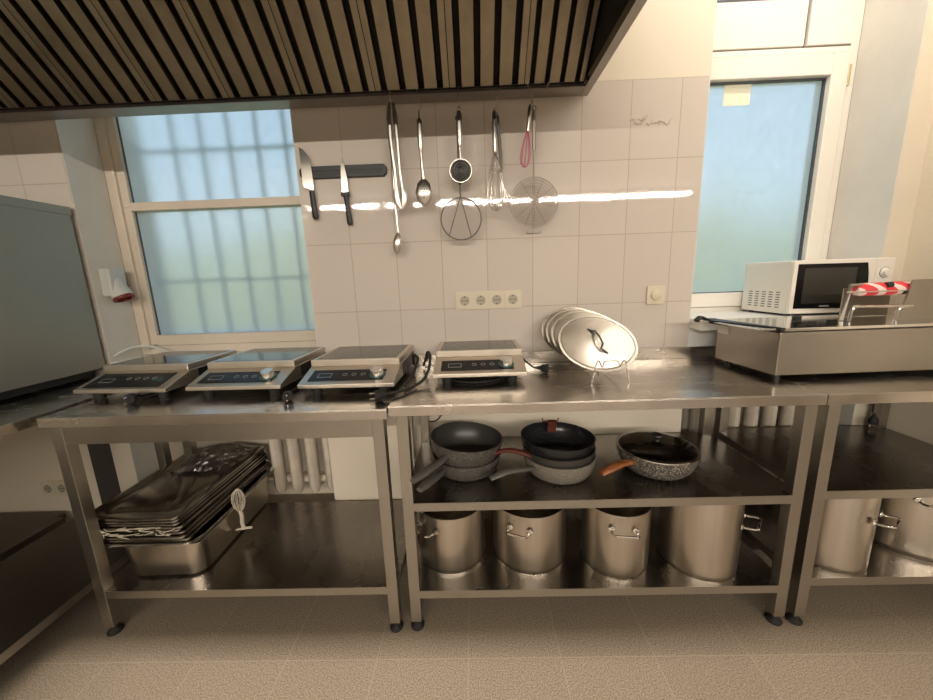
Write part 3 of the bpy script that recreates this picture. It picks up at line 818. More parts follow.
# pink whisk + spider
s_hook(0.765, 1.915, 0.023, 'wire hook holding the pink whisk and the large spider skimmer')
whisk('small whisk with pink loops hanging next to the large spider skimmer', 0.774, UY - 0.012, 1.915, 0.098, 0.135, 0.024, M_pink, n=4, hr=0.008, tilt=6, wt=0.0013)
sw = [(0, 1, 0, -1), (-.97, .2, .97, -.2), (-.8, -.6, .8, .6), (-.55, .83, .5, -.86), (.4, .92, -.4, -.92)]
sd = ring_tool('spider_skimmer', 'large round wire spider skimmer on a long handle', 0.792, UY + 0.014, 1.915, 0.262, 0.098, M_mesh2, sw, 'skimmer', hr=0.009, hz=0.155, ringr=0.002, dishy=0.018, dark=M_wire)
b = MB()
for k in range(1, 8): b.tube(arc((0, -0.018 * (1 - (k / 8) ** 2), -0.36), 0.098 * k / 8, 0, 2 * PI, 32), 0.0006, 4)
b.build('rings', M_wire, sd)
MB().tube([(-0.03, 0, -0.472), (-0.03, 0, -0.480), (0.028, 0, -0.480), (0.028, 0, -0.472)], 0.0015, 5).build('rest', M_grip, sd)

# ---------------------------------------------------------------- induction cooktops
def cooktop(label, cx, yf, zt, w, dep, rz=0, knob=True, h=0.108):
    """origin at the middle of the front lip on the worktop"""
    t = thing('induction_cooktop', label, 'induction cooktop', (cx, yf, zt), R(rz))
    hw = w / 2
    b = MB()
    # side profile y,z
    prof = [(0.0, 0.030), (0.0, 0.044), (0.118, 0.080), (0.122, 0.083), (dep, 0.083), (dep, 0.030)]
    b.prism(prof, 0, -hw, hw)
    b.build('body', M_cook, t, 0.002)
    b = MB(); b.box(hw + .0005, hw + 0.002, 0.16, dep - .01, 0.034, 0.080).box(-hw - 0.002, -hw - .0005, 0.16, dep - .01, 0.034, 0.080)
    b.build('side_panel', M_black, t)
    b = MB(); b.box(-hw + 0.002, hw - 0.002, 0.118, dep + 0.004, 0.0835, h)
    b.build('top_frame', M_cook, t, 0.003)
    b = MB(); b.box(-hw + 0.020, hw - 0.020, 0.135, dep - 0.014, h - .001, h + 0.0012)
    g = b.build('glass_plate', M_hobglass, t)
    b = MB(); cyy = 0.135 + (dep - 0.149) / 2
    for r_ in (0.105,): b.tube(arc((0, cyy, h + 0.0013), r_, 0, 2 * PI, 48, 'xy'), 0.0009, 4, flat=.2)
    b.build('zone_ring', M_print, g)
    # sloped control panel
    ang = math.atan2(0.036, 0.118)
    MS = Matrix.Translation((0, 0.0, 0.0445)) @ Matrix.Rotation(ang, 4, 'X')
    b = MB()
    if knob: b.box(-hw + 0.028, hw - 0.045, 0.024, 0.096, 0.0, 0.0016, MS)
    else: b.box(-hw + 0.024, hw - 0.035, 0.014, 0.110, 0.0, 0.0016, MS)
    cp = b.build('control_panel', M_glassblk, t)
    b = MB()
    n_ = 3 if knob else 4
    for i in range(n_):
        x = -0.02 + i * 0.034
        b.tube([MS @ p for p in arc((x, 0.062 if knob else 0.07, 0.0018), 0.008, 0, 2 * PI, 12, 'xy')], 0.0007, 4)
    b.box(-hw + 0.055, -hw + 0.105, 0.045, 0.047, 0.0017, 0.0022, MS); b.box(-hw + 0.055, -hw + 0.105, 0.070, 0.0712, 0.0017, 0.0022, MS)
    b.box(-hw + 0.055, -hw + 0.0565, 0.046, 0.071, 0.0017, 0.0022, MS); b.box(-hw + 0.1035, -hw + 0.105, 0.046, 0.071, 0.0017, 0.0022, MS)
    b.build('markings', M_print, cp)
    if knob:
        MK = MS @ Matrix.Translation((hw - 0.072, 0.058, 0.0))
        MB().lathe([(0.030, 0.0), (0.030, 0.003), (0.026, 0.004), (0, 0.004)], 32, MK).build('led_ring', M_led, t)
        MB().lathe([(0.0235, 0.004), (0.0225, 0.024), (0.0195, 0.027), (0, 0.027)], 28, MK).build('knob', M_knob, t)
    else:
        MB().lathe([(0.012, 0.0), (0.012, 0.0022), (0, 0.0022)], 20, MS @ Matrix.Translation((hw - 0.066, 0.060, 0))).build('power_button', M_led, t)
    fb = MB().lathe([(0, 0), (0.017, 0), (0.020, 0.031), (0, 0.031)], 16)
    for x in (-hw + 0.05, hw - 0.05):
        for y in (0.045, dep - 0.05): fb.build('foot', M_rubber, t, loc=(x, y, 0))
    return t
cooktop('touch-button induction cooktop without a knob, nearest the big steel appliance', -0.765, -0.405, TZL, 0.355, 0.40, -2, knob=False)
cooktop('induction cooktop with a knob whose glass reflects the window, second from the big steel appliance', -0.345, -0.405, TZL, 0.352, 0.41, -1)
cooktop('induction cooktop with a knob at the table joint with black cord looped beside it', 0.070, -0.420, TZL, 0.348, 0.405, -1)
cooktop('induction cooktop with a knob standing alone on the middle table', 0.548, -0.352, TZM, 0.348, 0.345, 0)

def plug(parent, M):
    b = MB().use(M_rubber)
    b.lathe([(0, 0.0), (0.017, 0.0), (0.018, 0.01), (0.016, 0.022), (0.008, 0.034), (0.005, 0.048), (0, 0.048)], 16, M)
    b.use(M_chrome)
    for dx in (-0.0095, 0.0095): b.lathe([(0, -0.018), (0.0024, -0.018), (0.0024, 0.0), (0, 0.0)], 8, M @ Matrix.Translation((dx, 0, 0)))
    return b.build('plug', None, parent)
def cord(label, pts, r=0.0038, plugM=None):
    o = tag(MB().tube(spline(pts), r, 8).build('power_cord', M_rubber), label, 'power cord')
    if plugM is not None: plug(o, plugM)
    return o
def pm(loc, az, el=0): return Matrix.Translation(loc) @ Matrix.Rotation(R(az), 4, 'Z') @ Matrix.Rotation(R(90 - el), 4, 'Y')
cord('black power cord looping up at the table joint, ending in a plug',
     [(0.300, -0.06, 0.885), (0.315, -0.10, 0.92), (0.335, -0.17, 0.965), (0.350, -0.22, 0.965), (0.352, -0.27, 0.925), (0.335, -0.34, 0.893), (0.300, -0.40, 0.884), (0.262, -0.452, 0.886), (0.236, -0.470, 0.887)], r=0.0055, plugM=pm((0.192, -0.488, 0.885), 22))
cord('second black cord strand lying against the side of the third cooktop', [(0.262, -0.10, 0.90), (0.275, -0.16, 0.955), (0.300, -0.22, 0.945), (0.290, -0.30, 0.905), (0.272, -0.38, 0.885)], 0.0055)
cord('short black cord and plug poking from under the second cooktop', [(-0.158, -0.30, 0.872), (-0.15, -0.37, 0.874), (-0.135, -0.42, 0.880)], plugM=pm((-0.115, -0.468, 0.884), 112))
cord('plug lying in front of the touch-button cooktop', [(-0.70, -0.30, 0.871), (-0.705, -0.37, 0.874), (-0.70, -0.40, 0.882)], plugM=pm((-0.690, -0.448, 0.884), 100))
cord('short black cord ending in a plug next to the stack of pot lids',
     [(0.728, -0.12, 0.925), (0.752, -0.15, 0.905), (0.775, -0.175, 0.888), (0.79, -0.19, 0.888)], plugM=pm((0.830, -0.205, 0.890), 160))
cord('black cord lying curled below the cooktop on the middle table', [(0.42, -0.20, 0.877), (0.45, -0.30, 0.877), (0.53, -0.335, 0.877), (0.61, -0.31, 0.877), (0.66, -0.24, 0.877)])
cord('thin black cord sagging below the apron of the cooktop table', [(-0.06, -0.02, 0.74), (-0.045, -0.035, 0.60), (-0.02, -0.035, 0.585), (0.0, -0.03, 0.60), (0.015, -0.02, 0.74)], 0.003)
cord('thin black cord hanging behind the speckled frying pans', [(0.42, -0.012, 0.80), (0.39, -0.012, 0.68), (0.34, -0.012, 0.60), (0.27, -0.012, 0.60)], 0.003)
cord('black cord with plug standing on the upper shelf below the wrapping machine', [(2.33, -0.03, 0.84), (2.332, -0.05, 0.70), (2.330, -0.06, 0.60)], 0.0035, plugM=pm((2.328, -0.07, 0.552), 0, 90))

# ---------------------------------------------------------------- pot lids in a wire rack
def lid(label, c, r, el, az, hang=None):
    n = Vector((math.cos(el) * math.sin(az), -math.cos(el) * math.cos(az), math.sin(el)))
    a = n.cross(Vector((0, 0, 1))).normalized(); b_ = n.cross(a)
    Mx = Matrix(((a.x, -b_.x, n.x, c[0]), (a.y, -b_.y, n.y, c[1]), (a.z, -b_.z, n.z, c[2]), (0, 0, 0, 1)))
    if Mx.to_3x3().determinant() < 0:
        Mx = Matrix(((a.x, b_.x, n.x, c[0]), (a.y, b_.y, n.y, c[1]), (a.z, b_.z, n.z, c[2]), (0, 0, 0, 1)))
    t = thing('pot_lid', label, 'pot lid', (0, 0, 0), group=None)
    t.matrix_world = Mx
    MB().lathe([(0, 0.006), (r * .5, 0.0055), (r * .90, 0.003), (r * .915, -0.003), (r * .93, -0.003), (r * .945, 0.001), (r * .995, 0.0015), (r, 0.0), (r * .995, -0.002), (r * .93, -0.005), (r * .90, -0.001), (0, 0.003)], 56).build('disc', M_lid, t)
    if hang is not None:
        MH = Matrix.Rotation(hang, 4, 'Z')
        b = MB(); b.tube([MH @ Vector(p) for p in [(-0.070, -0.008, 0.007), (-0.056, 0.0, 0.008), (-0.046, 0.010, 0.014), (-0.036, 0.0, 0.028), (0.0, 0.0, 0.034), (0.036, 0.0, 0.028), (0.046, -0.010, 0.014), (0.056, 0, 0.008), (0.070, 0.008, 0.007)]],
                         [0.004, 0.0055, 0.0045, 0.0045, 0.005, 0.0045, 0.0045, 0.0055, 0.004], 8, flat=.6)
        b.build('handle', M_gasket, t)
    return t
EL = R(53.1); AZ = R(-1.6)
NL = Vector((math.cos(EL) * math.sin(AZ), -math.cos(EL) * math.cos(AZ), math.sin(EL)))
LC = Vector((1.012, -0.242, 1.000))
lid('front steel pot lid with a bent wire handle, facing the viewer in the wire rack', LC, 0.150, EL, AZ, R(-77))
offs = [(Vector((-0.020, 0.050, 0.015)), 'steel pot lid directly behind the front lid in the rack', 0.148, R(52)), (Vector((-0.036, 0.083, 0.021)), 'third steel pot lid from the front of the stack in the rack', 0.147, R(51)), (Vector((-0.050, 0.114, 0.026)), 'rearmost steel pot lid of the stack leaning towards the tiles', 0.144, R(50))]
for d_, lb, r_, e_ in offs: lid(lb, LC + d_, r_, e_, AZ, None)
rk = thing('lid_rack', 'chrome wire rack holding the steel pot lids upright', 'lid rack', (1.02, -0.36, TZM))
b = MB()
fy = -0.012
b.tube(spline([(-0.069, fy, 0.002), (-0.060, fy, 0.035), (-0.052, fy - .004, 0.078), (-0.045, fy - .004, 0.083), (-0.038, fy - .004, 0.070), (-0.030, fy, 0.060), (-0.024, fy, 0.078), (-0.015, fy, 0.081), (0.022, fy, 0.080), (0.030, fy, 0.062), (0.036, fy - .004, 0.070), (0.042, fy - .004, 0.082), (0.050, fy - .004, 0.076), (0.060, fy, 0.035), (0.068, fy, 0.002)], 4), 0.0026, 6)
b.tube([(-0.025, fy, 0.045), (0.030, fy, 0.045)], 0.0016, 6)
b.build('front_loop', M_chrome, rk)
b = MB()
for x in (-0.03, 0.03): b.tube(spline([(x * 1.6, fy, 0.045), (x, 0.03, 0.016), (x, 0.12, 0.012), (x, 0.25, 0.012)]), 0.0018, 6)
b.tube(spline([(-0.07, 0.25, 0.002), (-0.05, 0.25, 0.10), (0, 0.25, 0.14), (0.05, 0.25, 0.10), (0.07, 0.25, 0.002)]), 0.0018, 6)
b.build('base_wires', M_chrome, rk)

# ---------------------------------------------------------------- wrapping machine and microwave
wm = thing('wrapping_machine', 'low steel wrapping machine with flat hot plate on the worktop below the microwave', 'wrapping machine', (1.572, -0.412, TZM), R(1.5))
b = MB(); b.prism([(0, 0), (0.82, 0), (0.82, 0.30), (-0.005, 0.30)], 2, 0.020, 0.172); b.build('housing', M_steel, wm, 0.004)
b = MB(); b.box(-0.075, 0.82, 0.0, 0.30, 0.180, 0.186); b.box(0.0, 0.82, -0.012, 0.0, 0.177, 0.187); b.build('plate', M_chrome, wm, 0.002)
b = MB(); b.prism([(-0.080, 0.24), (-0.060, 0.30), (-0.02, 0.30), (0.0, 0.0), (0.005, -0.012), (-0.01, -0.012)], 2, 0.176, 0.190); b.box(0.0, 0.8, 0.005, 0.29, 0.1725, 0.180); b.build('plate_edge', M_black, wm, 0.002)
b = MB(); b.tube(spline([(-0.03, 0.285, 0.186), (-0.075, 0.270, 0.190), (-0.105, 0.262, 0.200), (-0.125, 0.258, 0.188)]), [0.010] * 9 + [0.011] * 8 + [0.014] * 8, 10, flat=.6); b.build('handle', M_black, wm)
b = MB().use(M_black)
for x in (0.03, 0.75):
    for y in (0.03, 0.26): b.lathe([(0, -0.0), (0.012, 0.0), (0.012, 0.021), (0, 0.021)], 12, Matrix.Translation((x, y, 0)))
b.build('foot', None, wm)
MB().box(-0.0065, -0.0035, 0.235, 0.295, 0.130, 0.162).build('rating_plate', M_white, wm)
MB().lathe([(0, 0), (0.014, 0), (0.016, 0.014), (0.010, 0.018), (0, 0.018)], 14, Matrix.Translation((0.262, 0.23, 0.180))).build('stop_knob', M_black, wm)
# film frame
b = MB()
b.tube([(0.338, 0.13, 0.188), (0.352, 0.13, 0.314), (0.56, 0.13, 0.318)], 0.008, 4)
b.prism([(0.515, 0.186), (0.60, 0.186), (0.63, 0.33), (0.548, 0.33)], 1, 0.10, 0.108)
b.prism([(0.60, 0.186), (0.80, 0.186), (0.80, 0.33), (0.63, 0.33)], 1, 0.10, 0.108)
b.box(0.43, 0.62, 0.225, 0.229, 0.188, 0.30)
b.build('film_frame', M_steel, wm)
b = MB(); b.tube(spline([(0.335, 0.10, 0.188), (0.340, 0.10, 0.228), (0.352, 0.10, 0.240), (0.365, 0.10, 0.240)]), 0.005, 8); b.tube([(0.345, 0.10, 0.240), (0.56, 0.10, 0.236)], 0.005, 8); b.tube(spline([(0.505, 0.10, 0.188), (0.510, 0.10, 0.222), (0.522, 0.10, 0.232), (0.54, 0.10, 0.234)]), 0.005, 8)
b.build('guide_bar', M_chrome, wm)
MB().tube([(0.325, 0.112, 0.292), (0.56, 0.110, 0.292)], 0.003, 6).build('film_rod', M_chrome, wm)
b = MB().tube([(1.945, -0.265, 1.168), (1.965, -0.265, 1.170), (2.10, -0.265, 1.172), (2.150, -0.265, 1.170)], [0.018, 0.024, 0.025, 0.022], 18)
tr = tag(b.build('tape_roll', M_redtape), 'red and white striped tape wrapped on the film frame of the wrapping machine', 'tape')
b = MB().tube([(2.035, -0.283, 1.184), (2.055, -0.283, 1.186)], [0.011, 0.011], 12); 
b.tube([(2.11, -0.285, 1.180), (2.14, -0.285, 1.186), (2.17, -0.285, 1.186)], [0.004, 0.008, 0.008], 8)
b.tube([(2.10, -0.285, 1.158), (2.16, -0.285, 1.158)], 0.008, 8)
b.build('black_clips', M_black, tr)

mw = thing('microwave', 'white microwave oven with black door window on the window sill', 'microwave', (1.895, -0.045, 1.05), R(0))
MW, MD, MH = 0.415, 0.27, 0.238
b = MB(); b.box(0, MW, 0.008, MD, 0.010, MH); b.build('housing', M_white, mw, 0.004)
b = MB().use(M_gasket)
for i in range(5):
    for j in range(7):
        y = 0.045 + i * 0.040; z = 0.035 + j * 0.011
        b.box(-0.0006, 0.0, y, y + 0.022, z, z + 0.004)
b.build('vent_slots', None, mw)
b = MB(); b.prism(rrect(0.0, MW - 0.075, 0.012, MH - 0.002, 0.006, 3), 1, -0.010, 0.0075); b.build('door', M_white, mw, 0.002)
dpoly = [(0.016, 0.034), (0.302, 0.030)] + [(0.302 + 0.014 * math.sin(PI * k / 8), 0.030 + (MH - 0.048) * k / 8) for k in range(1, 8)] + [(0.302, MH - 0.018), (0.016, MH - 0.016)]
b = MB(); b.prism(dpoly, 1, -0.0115, -0.0102); dw = b.build('door_window', M_glassblk, mw)
MB().box(0.045, 0.262, -0.0125, -0.0116, 0.055, MH - 0.035).build('viewing_mesh', mat('door_mesh', (0.035, 0.033, 0.026), 0.25), dw)
MB().box(0.125, 0.165, -0.0122, -0.0116, 0.040, 0.045).build('logo', M_print, dw)
b = MB(); b.prism(rrect(MW - 0.0735, MW, 0.012, MH - 0.002, 0.004, 3), 1, -0.010, 0.0075); b.build('control_panel', M_white, mw, 0.002)
MKx = Matrix.Translation((MW - 0.036, -0.010, MH - 0.062)) @ Matrix.Rotation(R(90), 4, 'X')
MB().lathe([(0.021, 0), (0.020, 0.003), (0.0165, 0.004), (0.015, 0.016), (0, 0.017)], 26, MKx).build('timer_knob', M_white, mw)
MB().lathe([(0.0225, 0.0002), (0.0225, 0.0014), (0.0212, 0.0014)], 26, MKx).build('dial_ring', M_gasket, mw)
MB().lathe([(0.021, 0), (0.020, 0.003), (0.0165, 0.004), (0.015, 0.016), (0, 0.017)], 26, Matrix.Translation((MW - 0.036, -0.010, 0.060)) @ Matrix.Rotation(R(90), 4, 'X')).build('power_knob', M_white, mw)
b = MB()
for x, y in ((0.03, 0.03), (MW - 0.03, 0.03), (0.03, MD - .03), (MW - .03, MD - .03)): b.lathe([(0, 0), (0.010, 0), (0.010, 0.011), (0, 0.011)], 10, Matrix.Translation((x, y, 0)))
b.build('foot', M_black, mw)

# ---------------------------------------------------------------- stock pots
def stockpot(label, c, r, h, zs, hz_ang, dirty=False, group='tall steel stock pots on the bottom shelves', hs=1.0, drop=0.055):
    r *= 1.035
    t = thing('stock_pot', label, 'stock pot', (c[0], c[1], zs), 0, group)
    prof = [(0, 0.0), (r * .965, 0.0), (r * .98, 0.002), (r * .985, 0.008), (r * .995, 0.011), (r, 0.020), (r, h - 0.003), (r + 0.003, h - 0.002), (r + 0.003, h), (r - 0.003, h), (r - 0.003, 0.03), (r * .9, 0.008), (0, 0.006)]
    MB().lathe(prof, 64).build('body', M_pot, t)
    for s_ in (0, PI):
        a = hz_ang + s_
        MR = Matrix.Rotation(a, 4, 'Z') @ Matrix.Translation((r, 0, h - drop))
        b = MB(); L = 0.042 * hs; o_ = 0.045
        pts = [(0.004, -L, 0.0), (0.010, -L, 0.0), (o_ - .01, -L, 0.006), (o_, -L + .006, 0.008), (o_, L - .006, 0.008), (o_ - .01, L, 0.006), (0.010, L, 0.0), (0.004, L, 0.0)]
        b.tube([MR @ Vector(p) for p in pts], 0.0042, 8)
        hn = b.build('handle', M_chrome, t)
        for y in (-L, L): MB().lathe([(0, 0), (0.013, 0), (0.012, 0.003), (0.005, 0.006), (0, 0.006)], 14, MR @ Matrix.Translation((0.0, y, 0)) @ Matrix.Rotation(R(90), 4, 'Y')).build('bracket', M_chrome, hn)
    return t
def hang_angle(c, u_dir): return u_dir
stockpot('stock pot at the table-leg end of the lower shelf, under the first frying pans', (0.416, -0.331), 0.131, 0.232, 0.165, R(-128))
stockpot('wide stock pot second along the lower shelf, with its handle facing the viewer', (0.731, -0.332), 0.140, 0.240, 0.165, R(-112), hs=.9)
stockpot('stock pot third along the lower shelf, with its handle turned slightly outwards', (1.056, -0.381), 0.120, 0.258, 0.165, R(-98))
stockpot('tallest stock pot on the lower shelf, below the pan with the glass lid', (1.371, -0.392), 0.129, 0.320, 0.165, R(-42), drop=0.105)
stockpot('stock pot next to the paired table legs under the wrapping machine', (1.838, -0.412), 0.114, 0.300, 0.192, R(-58), drop=0.090)
stockpot('broad stained stock pot against the wall under the wrapping machine', (2.225, -0.330), 0.157, 0.285, 0.192, R(60))

# ---------------------------------------------------------------- frying pans
def pan(name, label, c, zs, rb, rr, h, outer, inner, hd=None, cat='frying pan', rimm=None, tilt=(0, 0), group=None):
    t = thing(name, label, cat, (c[0], c[1], zs), rot=(R(tilt[0]), R(tilt[1]), 0), group=group)
    k = 6; w_ = 0.0035
    po = [(0, 0), (rb, 0)] + [(rb + (rr - rb) * math.sin(PI / 2 * (i / k)) ** .8, h * (i / k) ** 1.25) for i in range(1, k + 1)]
    b = MB().use(outer); b.lathe(po, 56)
    b.use(rimm or outer); b.lathe([po[-1], (rr + 0.001, h + 0.0015), (rr - w_, h + 0.0015)], 56)
    b.build('body', None, t)
    pi_ = [(rr - w_, h + 0.0014)] + [(max(0, q[0] - w_), q[1] + 0.002) for q in reversed(po[1:])] + [(0, 0.003)]
    b = MB(); b.lathe(pi_, 56); b.build('lining', inner, t)
    if hd:
        a, pts, rad, hm, bm = hd
        b = MB(); b.tube([Vector(p) - Vector((c[0], c[1], zs)) for p in spline(pts, 6)], rad, 12, flat=.62)
        ho = b.build('handle', hm, t)
    return t
def rads(pr, n):
    out = []
    for i in range(n):
        t = i / (n - 1) * (len(pr) - 1); k = min(int(t), len(pr) - 2); out.append(pr[k] + (pr[k + 1] - pr[k]) * (t - k))
    return out
P1 = (0.488, -0.308)
pan('frying_pan', 'lower grey speckled pan of the first stack, on the upper shelf', P1, 0.515, 0.104, 0.134, 0.068, M_stone, M_oldgrey,
    (0, [(0.405, -0.403, 0.565), (0.385, -0.465, 0.572), (0.360, -0.515, 0.578), (0.335, -0.560, 0.578)], rads([.010, .015, .017, .018, .013], 19), M_grip, None), group='frying pans on the upper shelf')
pan('frying_pan', 'upper grey pan of the first stack, deep and open with a speckled outside', (0.482, -0.312), 0.5625, 0.098, 0.141, 0.090, M_stone, M_oldgrey,
    (0, [(0.412, -0.425, 0.622), (0.390, -0.462, 0.616), (0.350, -0.520, 0.612), (0.312, -0.572, 0.604)], rads([.010, .014, .016, .018, .013], 19), M_grip, None), tilt=(0, 4.5), group='frying pans on the upper shelf')
P2 = (0.844, -0.346)
pan('frying_pan', 'pale speckled lower pan of the middle stack, with grey handle', P2, 0.515, 0.102, 0.136, 0.078, M_stonelt, M_nonstick,
    (0, [(0.745, -0.425, 0.572), (0.690, -0.455, 0.584), (0.63, -0.475, 0.588), (0.572, -0.497, 0.576)], rads([.009, .012, .015, .017, .013], 19), M_grip, None), group='frying pans on the upper shelf')
pan('frying_pan', 'dark pan nested in the middle stack, with red-brown handle', (0.842, -0.342), 0.552, 0.100, 0.136, 0.070, M_oldgrey, M_nonstick,
    (0, [(0.732, -0.402, 0.604), (0.695, -0.402, 0.622), (0.640, -0.392, 0.628), (0.582, -0.385, 0.610)], rads([.012, .015, .014, .012, .013], 19), M_redwood, None), group='frying pans on the upper shelf')
p2c = pan('frying_pan', 'black pan on top of the middle stack, with a clip on its rim', (0.838, -0.338), 0.585, 0.096, 0.139, 0.072, M_nonstick, M_nonstick, None, group='frying pans on the upper shelf', tilt=(-1, 1.5))
b = MB(); b.box(-0.030, 0.030, 0.128, 0.136, 0.074, 0.079); b.tube([(-0.034, 0.13, 0.092), (-0.030, 0.132, 0.078), (0.030, 0.132, 0.078), (0.034, 0.13, 0.092)], 0.003, 6); b.box(-0.016, 0.016, 0.110, 0.130, 0.030, 0.078, Matrix.Translation((0.0, -0.012, 0.0)) @ Matrix.Rotation(R(8), 4, 'X')); b.build('rim_clip', M_redwood, p2c, 0.002)
P3 = (1.218, -0.342)
p3 = pan('frying_pan', 'speckled granite pan with glass lid and orange wood-look handle', P3, 0.515, 0.092, 0.142, 0.085, M_stonedk, M_nonstick,
    (0, [(1.105, -0.412, 0.575), (1.070, -0.430, 0.588), (1.020, -0.448, 0.585), (0.965, -0.466, 0.566)], rads([.011, .017, .018, .020, .014], 19), M_wood, None), group='frying pans on the upper shelf')
gl = thing('glass_lid', 'domed glass lid with black knob lying on the speckled granite pan', 'glass lid', (P3[0], P3[1], 0.515 + 0.0875))
MB().lathe([(0.138 * math.cos(t * PI / 16), 0.001 + 0.026 * math.sin(t * PI / 16)) for t in range(9)], 56).build('glass_dome', M_lidglass, gl)
MB().lathe([(0.143, 0.0), (0.143, 0.004), (0.136, 0.004), (0.136, 0.0)], 56, close=True).build('rim', M_chrome, gl)
MB().lathe([(0, 0.026), (0.014, 0.026), (0.012, 0.034), (0.022, 0.046), (0.020, 0.051), (0, 0.052)], 22).build('knob', M_black, gl)

# ---------------------------------------------------------------- gastronorm trays under the left table
gx, gy = -0.668, -0.232
gn = thing('gastronorm_container', 'deep steel food container with rounded corners on the low shelf', 'food container', (gx, gy, 0.19), R(1.5))
def shell(b, hw, hd, z0, z1, r0, r1, inset=0.0, n=5):
    """open-top rounded box: bottom ring, top ring"""
    a0 = rrect(-hw + inset, hw - inset, -hd + inset, hd - inset, r0, n); a1 = rrect(-hw, hw, -hd, hd, r1, n); k = len(a0)
    a00 = rrect(-hw + inset + .012, hw - inset - .012, -hd + inset + .012, hd - inset - .012, max(.004, r0 - .012), n)
    vs = [(x, y, z0) for x, y in a00] + [(x, y, z0 + 0.010) for x, y in a0] + [(x, y, z1) for x, y in a1]
    fs = [tuple(reversed(range(k)))]
    for L in range(2):
        fs += [(L * k + i, L * k + (i + 1) % k, (L + 1) * k + (i + 1) % k, (L + 1) * k + i) for i in range(k)]
    b.add(vs, fs, True)
b = MB(); shell(b, 0.152, 0.262, 0.0, 0.158, 0.055, 0.050, 0.010)
b.build('basin', M_pot, gn)
b = MB()
ro = rrect(-0.170, 0.170, -0.28, 0.28, 0.02, 5); ri = rrect(-0.152, 0.152, -0.262, 0.262, 0.05, 5); k = len(ro)
b.add([(x, y, 0.160) for x, y in ro] + [(x, y, 0.160) for x, y in ri] + [(x, y, 0.157) for x, y in ro] + [(x, y, 0.157) for x, y in ri],
      [(i, (i + 1) % k, k + (i + 1) % k, k + i) for i in range(k)] + [(2 * k + i, 3 * k + i, 3 * k + (i + 1) % k, 2 * k + (i + 1) % k) for i in range(k)] + [(i, 2 * k + i, 2 * k + (i + 1) % k, (i + 1) % k) for i in range(k)])
b.build('rim', M_chrome, gn)
M_gnlid = mat('tray_lid_steel', (0.52, 0.50, 0.47), 0.18, 1.0, var=0.15, scale=6)
def gn_lid(label, dx, dy, z, rz, tilt=0.0):
    t = thing('steel_tray_lid', label, 'tray lid', (-0.740 + dx, -0.212 + dy, z), rot=(R(tilt), 0, R(rz)), group='stack of steel tray lids')
    b = MB(); hw, hd = 0.184, 0.288
    rings = [(hw, hd, 0.018, -0.0085), (hw, hd, 0.018, 0.0), (hw, hd, 0.018, 0.0025), (hw - .022, hd - .022, 0.03, 0.0025), (hw - .032, hd - .032, 0.045, -0.0045), (hw - .060, hd - .060, 0.05, -0.0045), (hw - .066, hd - .066, 0.045, -0.0015)]
    vs = []; k = None
    for (a, d, r_, z_) in rings:
        q = rrect(-a, a, -d, d, r_, 4); k = len(q); vs += [(x, y, z_) for x, y in q]
    fs = []
    for L in range(len(rings) - 1): fs += [(L * k + i, L * k + (i + 1) % k, (L + 1) * k + (i + 1) % k, (L + 1) * k + i) for i in range(k)]
    fs.append(tuple(range((len(rings) - 1) * k, len(rings) * k)))
    b.add(vs, fs, True)
    o = b.build('lid_sheet', M_gnlid, t)
    md = o.modifiers.new('solid', 'SOLIDIFY'); md.thickness = 0.0014
    return t
zz = 0.3605
lay = ['bottom lid of the steel tray lid stack', 'second lid up in the steel tray lid stack', 'third lid up in the steel tray lid stack, poking out at an angle', 'fourth lid up in the steel tray lid stack', 'fourth lid down from the top of the tray lid stack', 'third lid down from the top of the tray lid stack', 'lid just below the topmost tray lid', 'topmost dark shiny tray lid of the stack, under the plastic bag']
for i, lb in enumerate(lay):
    gn_lid(lb, (0.020, 0.012, -0.002, 0.0, 0.004, -0.004, -0.008, -0.006)[i], (0.0, -.004, 0.0, .004, 0, 0.002, 0, 0)[i], zz + i * 0.0125, (0.6, -0.4, 1.6, -1.0, 0.3, -0.5, 0.2, 0.0)[i])
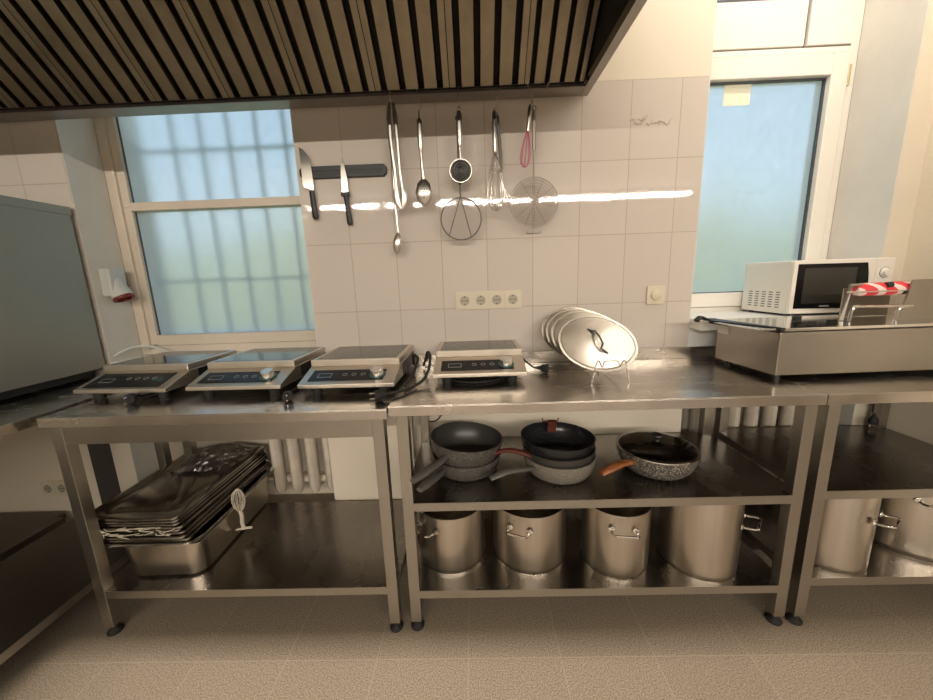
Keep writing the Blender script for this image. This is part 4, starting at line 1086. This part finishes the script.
# crumpled plastic wrap
fb = MB(); NXg, NYg = 26, 22; vs = []
for j in range(NYg + 1):
    for i in range(NXg + 1):
        u = i / NXg; v = j / NYg
        bul = math.sin(PI * u) * math.sin(PI * v)
        vs.append((-0.15 + 0.27 * u + random.uniform(-.004, .004), -0.02 + 0.25 * v + random.uniform(-.004, .004), 0.004 + 0.050 * bul ** .7 + random.uniform(0, .014) * bul))
fs = [(j * (NXg + 1) + i, j * (NXg + 1) + i + 1, (j + 1) * (NXg + 1) + i + 1, (j + 1) * (NXg + 1) + i) for j in range(NYg) for i in range(NXg)]
fb.add(vs, fs, False)
tag(fb.build('plastic_bag', M_film, loc=(-0.71, -0.16, 0.4515)), 'crumpled clear plastic bag lying on the topmost tray lid', 'plastic bag')
# twine strips wrapped between tray edges
fb = MB()
for q in range(26):
    x = -0.86 + random.uniform(0, 0.26); y = -0.504 - random.uniform(0, .006); z = 0.385 + random.uniform(0, 0.034)
    fb.tube(spline([(x, y, z), (x + random.uniform(-.02, .05), y - .004, z + random.uniform(-.008, .008)), (x + random.uniform(0, .07), y - .002, z + random.uniform(-.01, .01))], 4), 0.0014, 4)
o = fb.build('twine_shreds', M_string); o['kind'] = 'stuff'; tag(o, 'pale shredded plastic strands squeezed between the stacked tray lids', 'plastic strands')
# tied plastic with loop
wl = thing('knotted_twine', 'pale tangled twine knotted like a loop, hanging on the side of the tray stack', 'twine', (-0.480, -0.29, 0.325), R(12))
b = MB()
for q in range(6):
    a = q * PI / 6; wv = 0.026 + random.uniform(-.004, .004)
    b.tube([(wv * math.sin(t) * math.cos(a), wv * math.sin(t) * math.sin(a) * .4, 0.055 - 0.05 * math.cos(t) + random.uniform(-.003, .003)) for t in [2 * PI * s / 18 for s in range(18)]], 0.0015, 5, closed=True)
b.build('loops', M_string, wl)
b = MB(); b.tube(spline([(0, 0, 0.006), (0.003, 0, -0.02), (0, 0, -0.05), (0.002, 0, -0.075)]), 0.008, 8); b.tube([(-0.03, 0, -0.080), (0.0, 0, -0.078), (0.035, 0, -0.080)], [0.003, 0.006, 0.005], 6)
b.build('knot', M_string, wl)
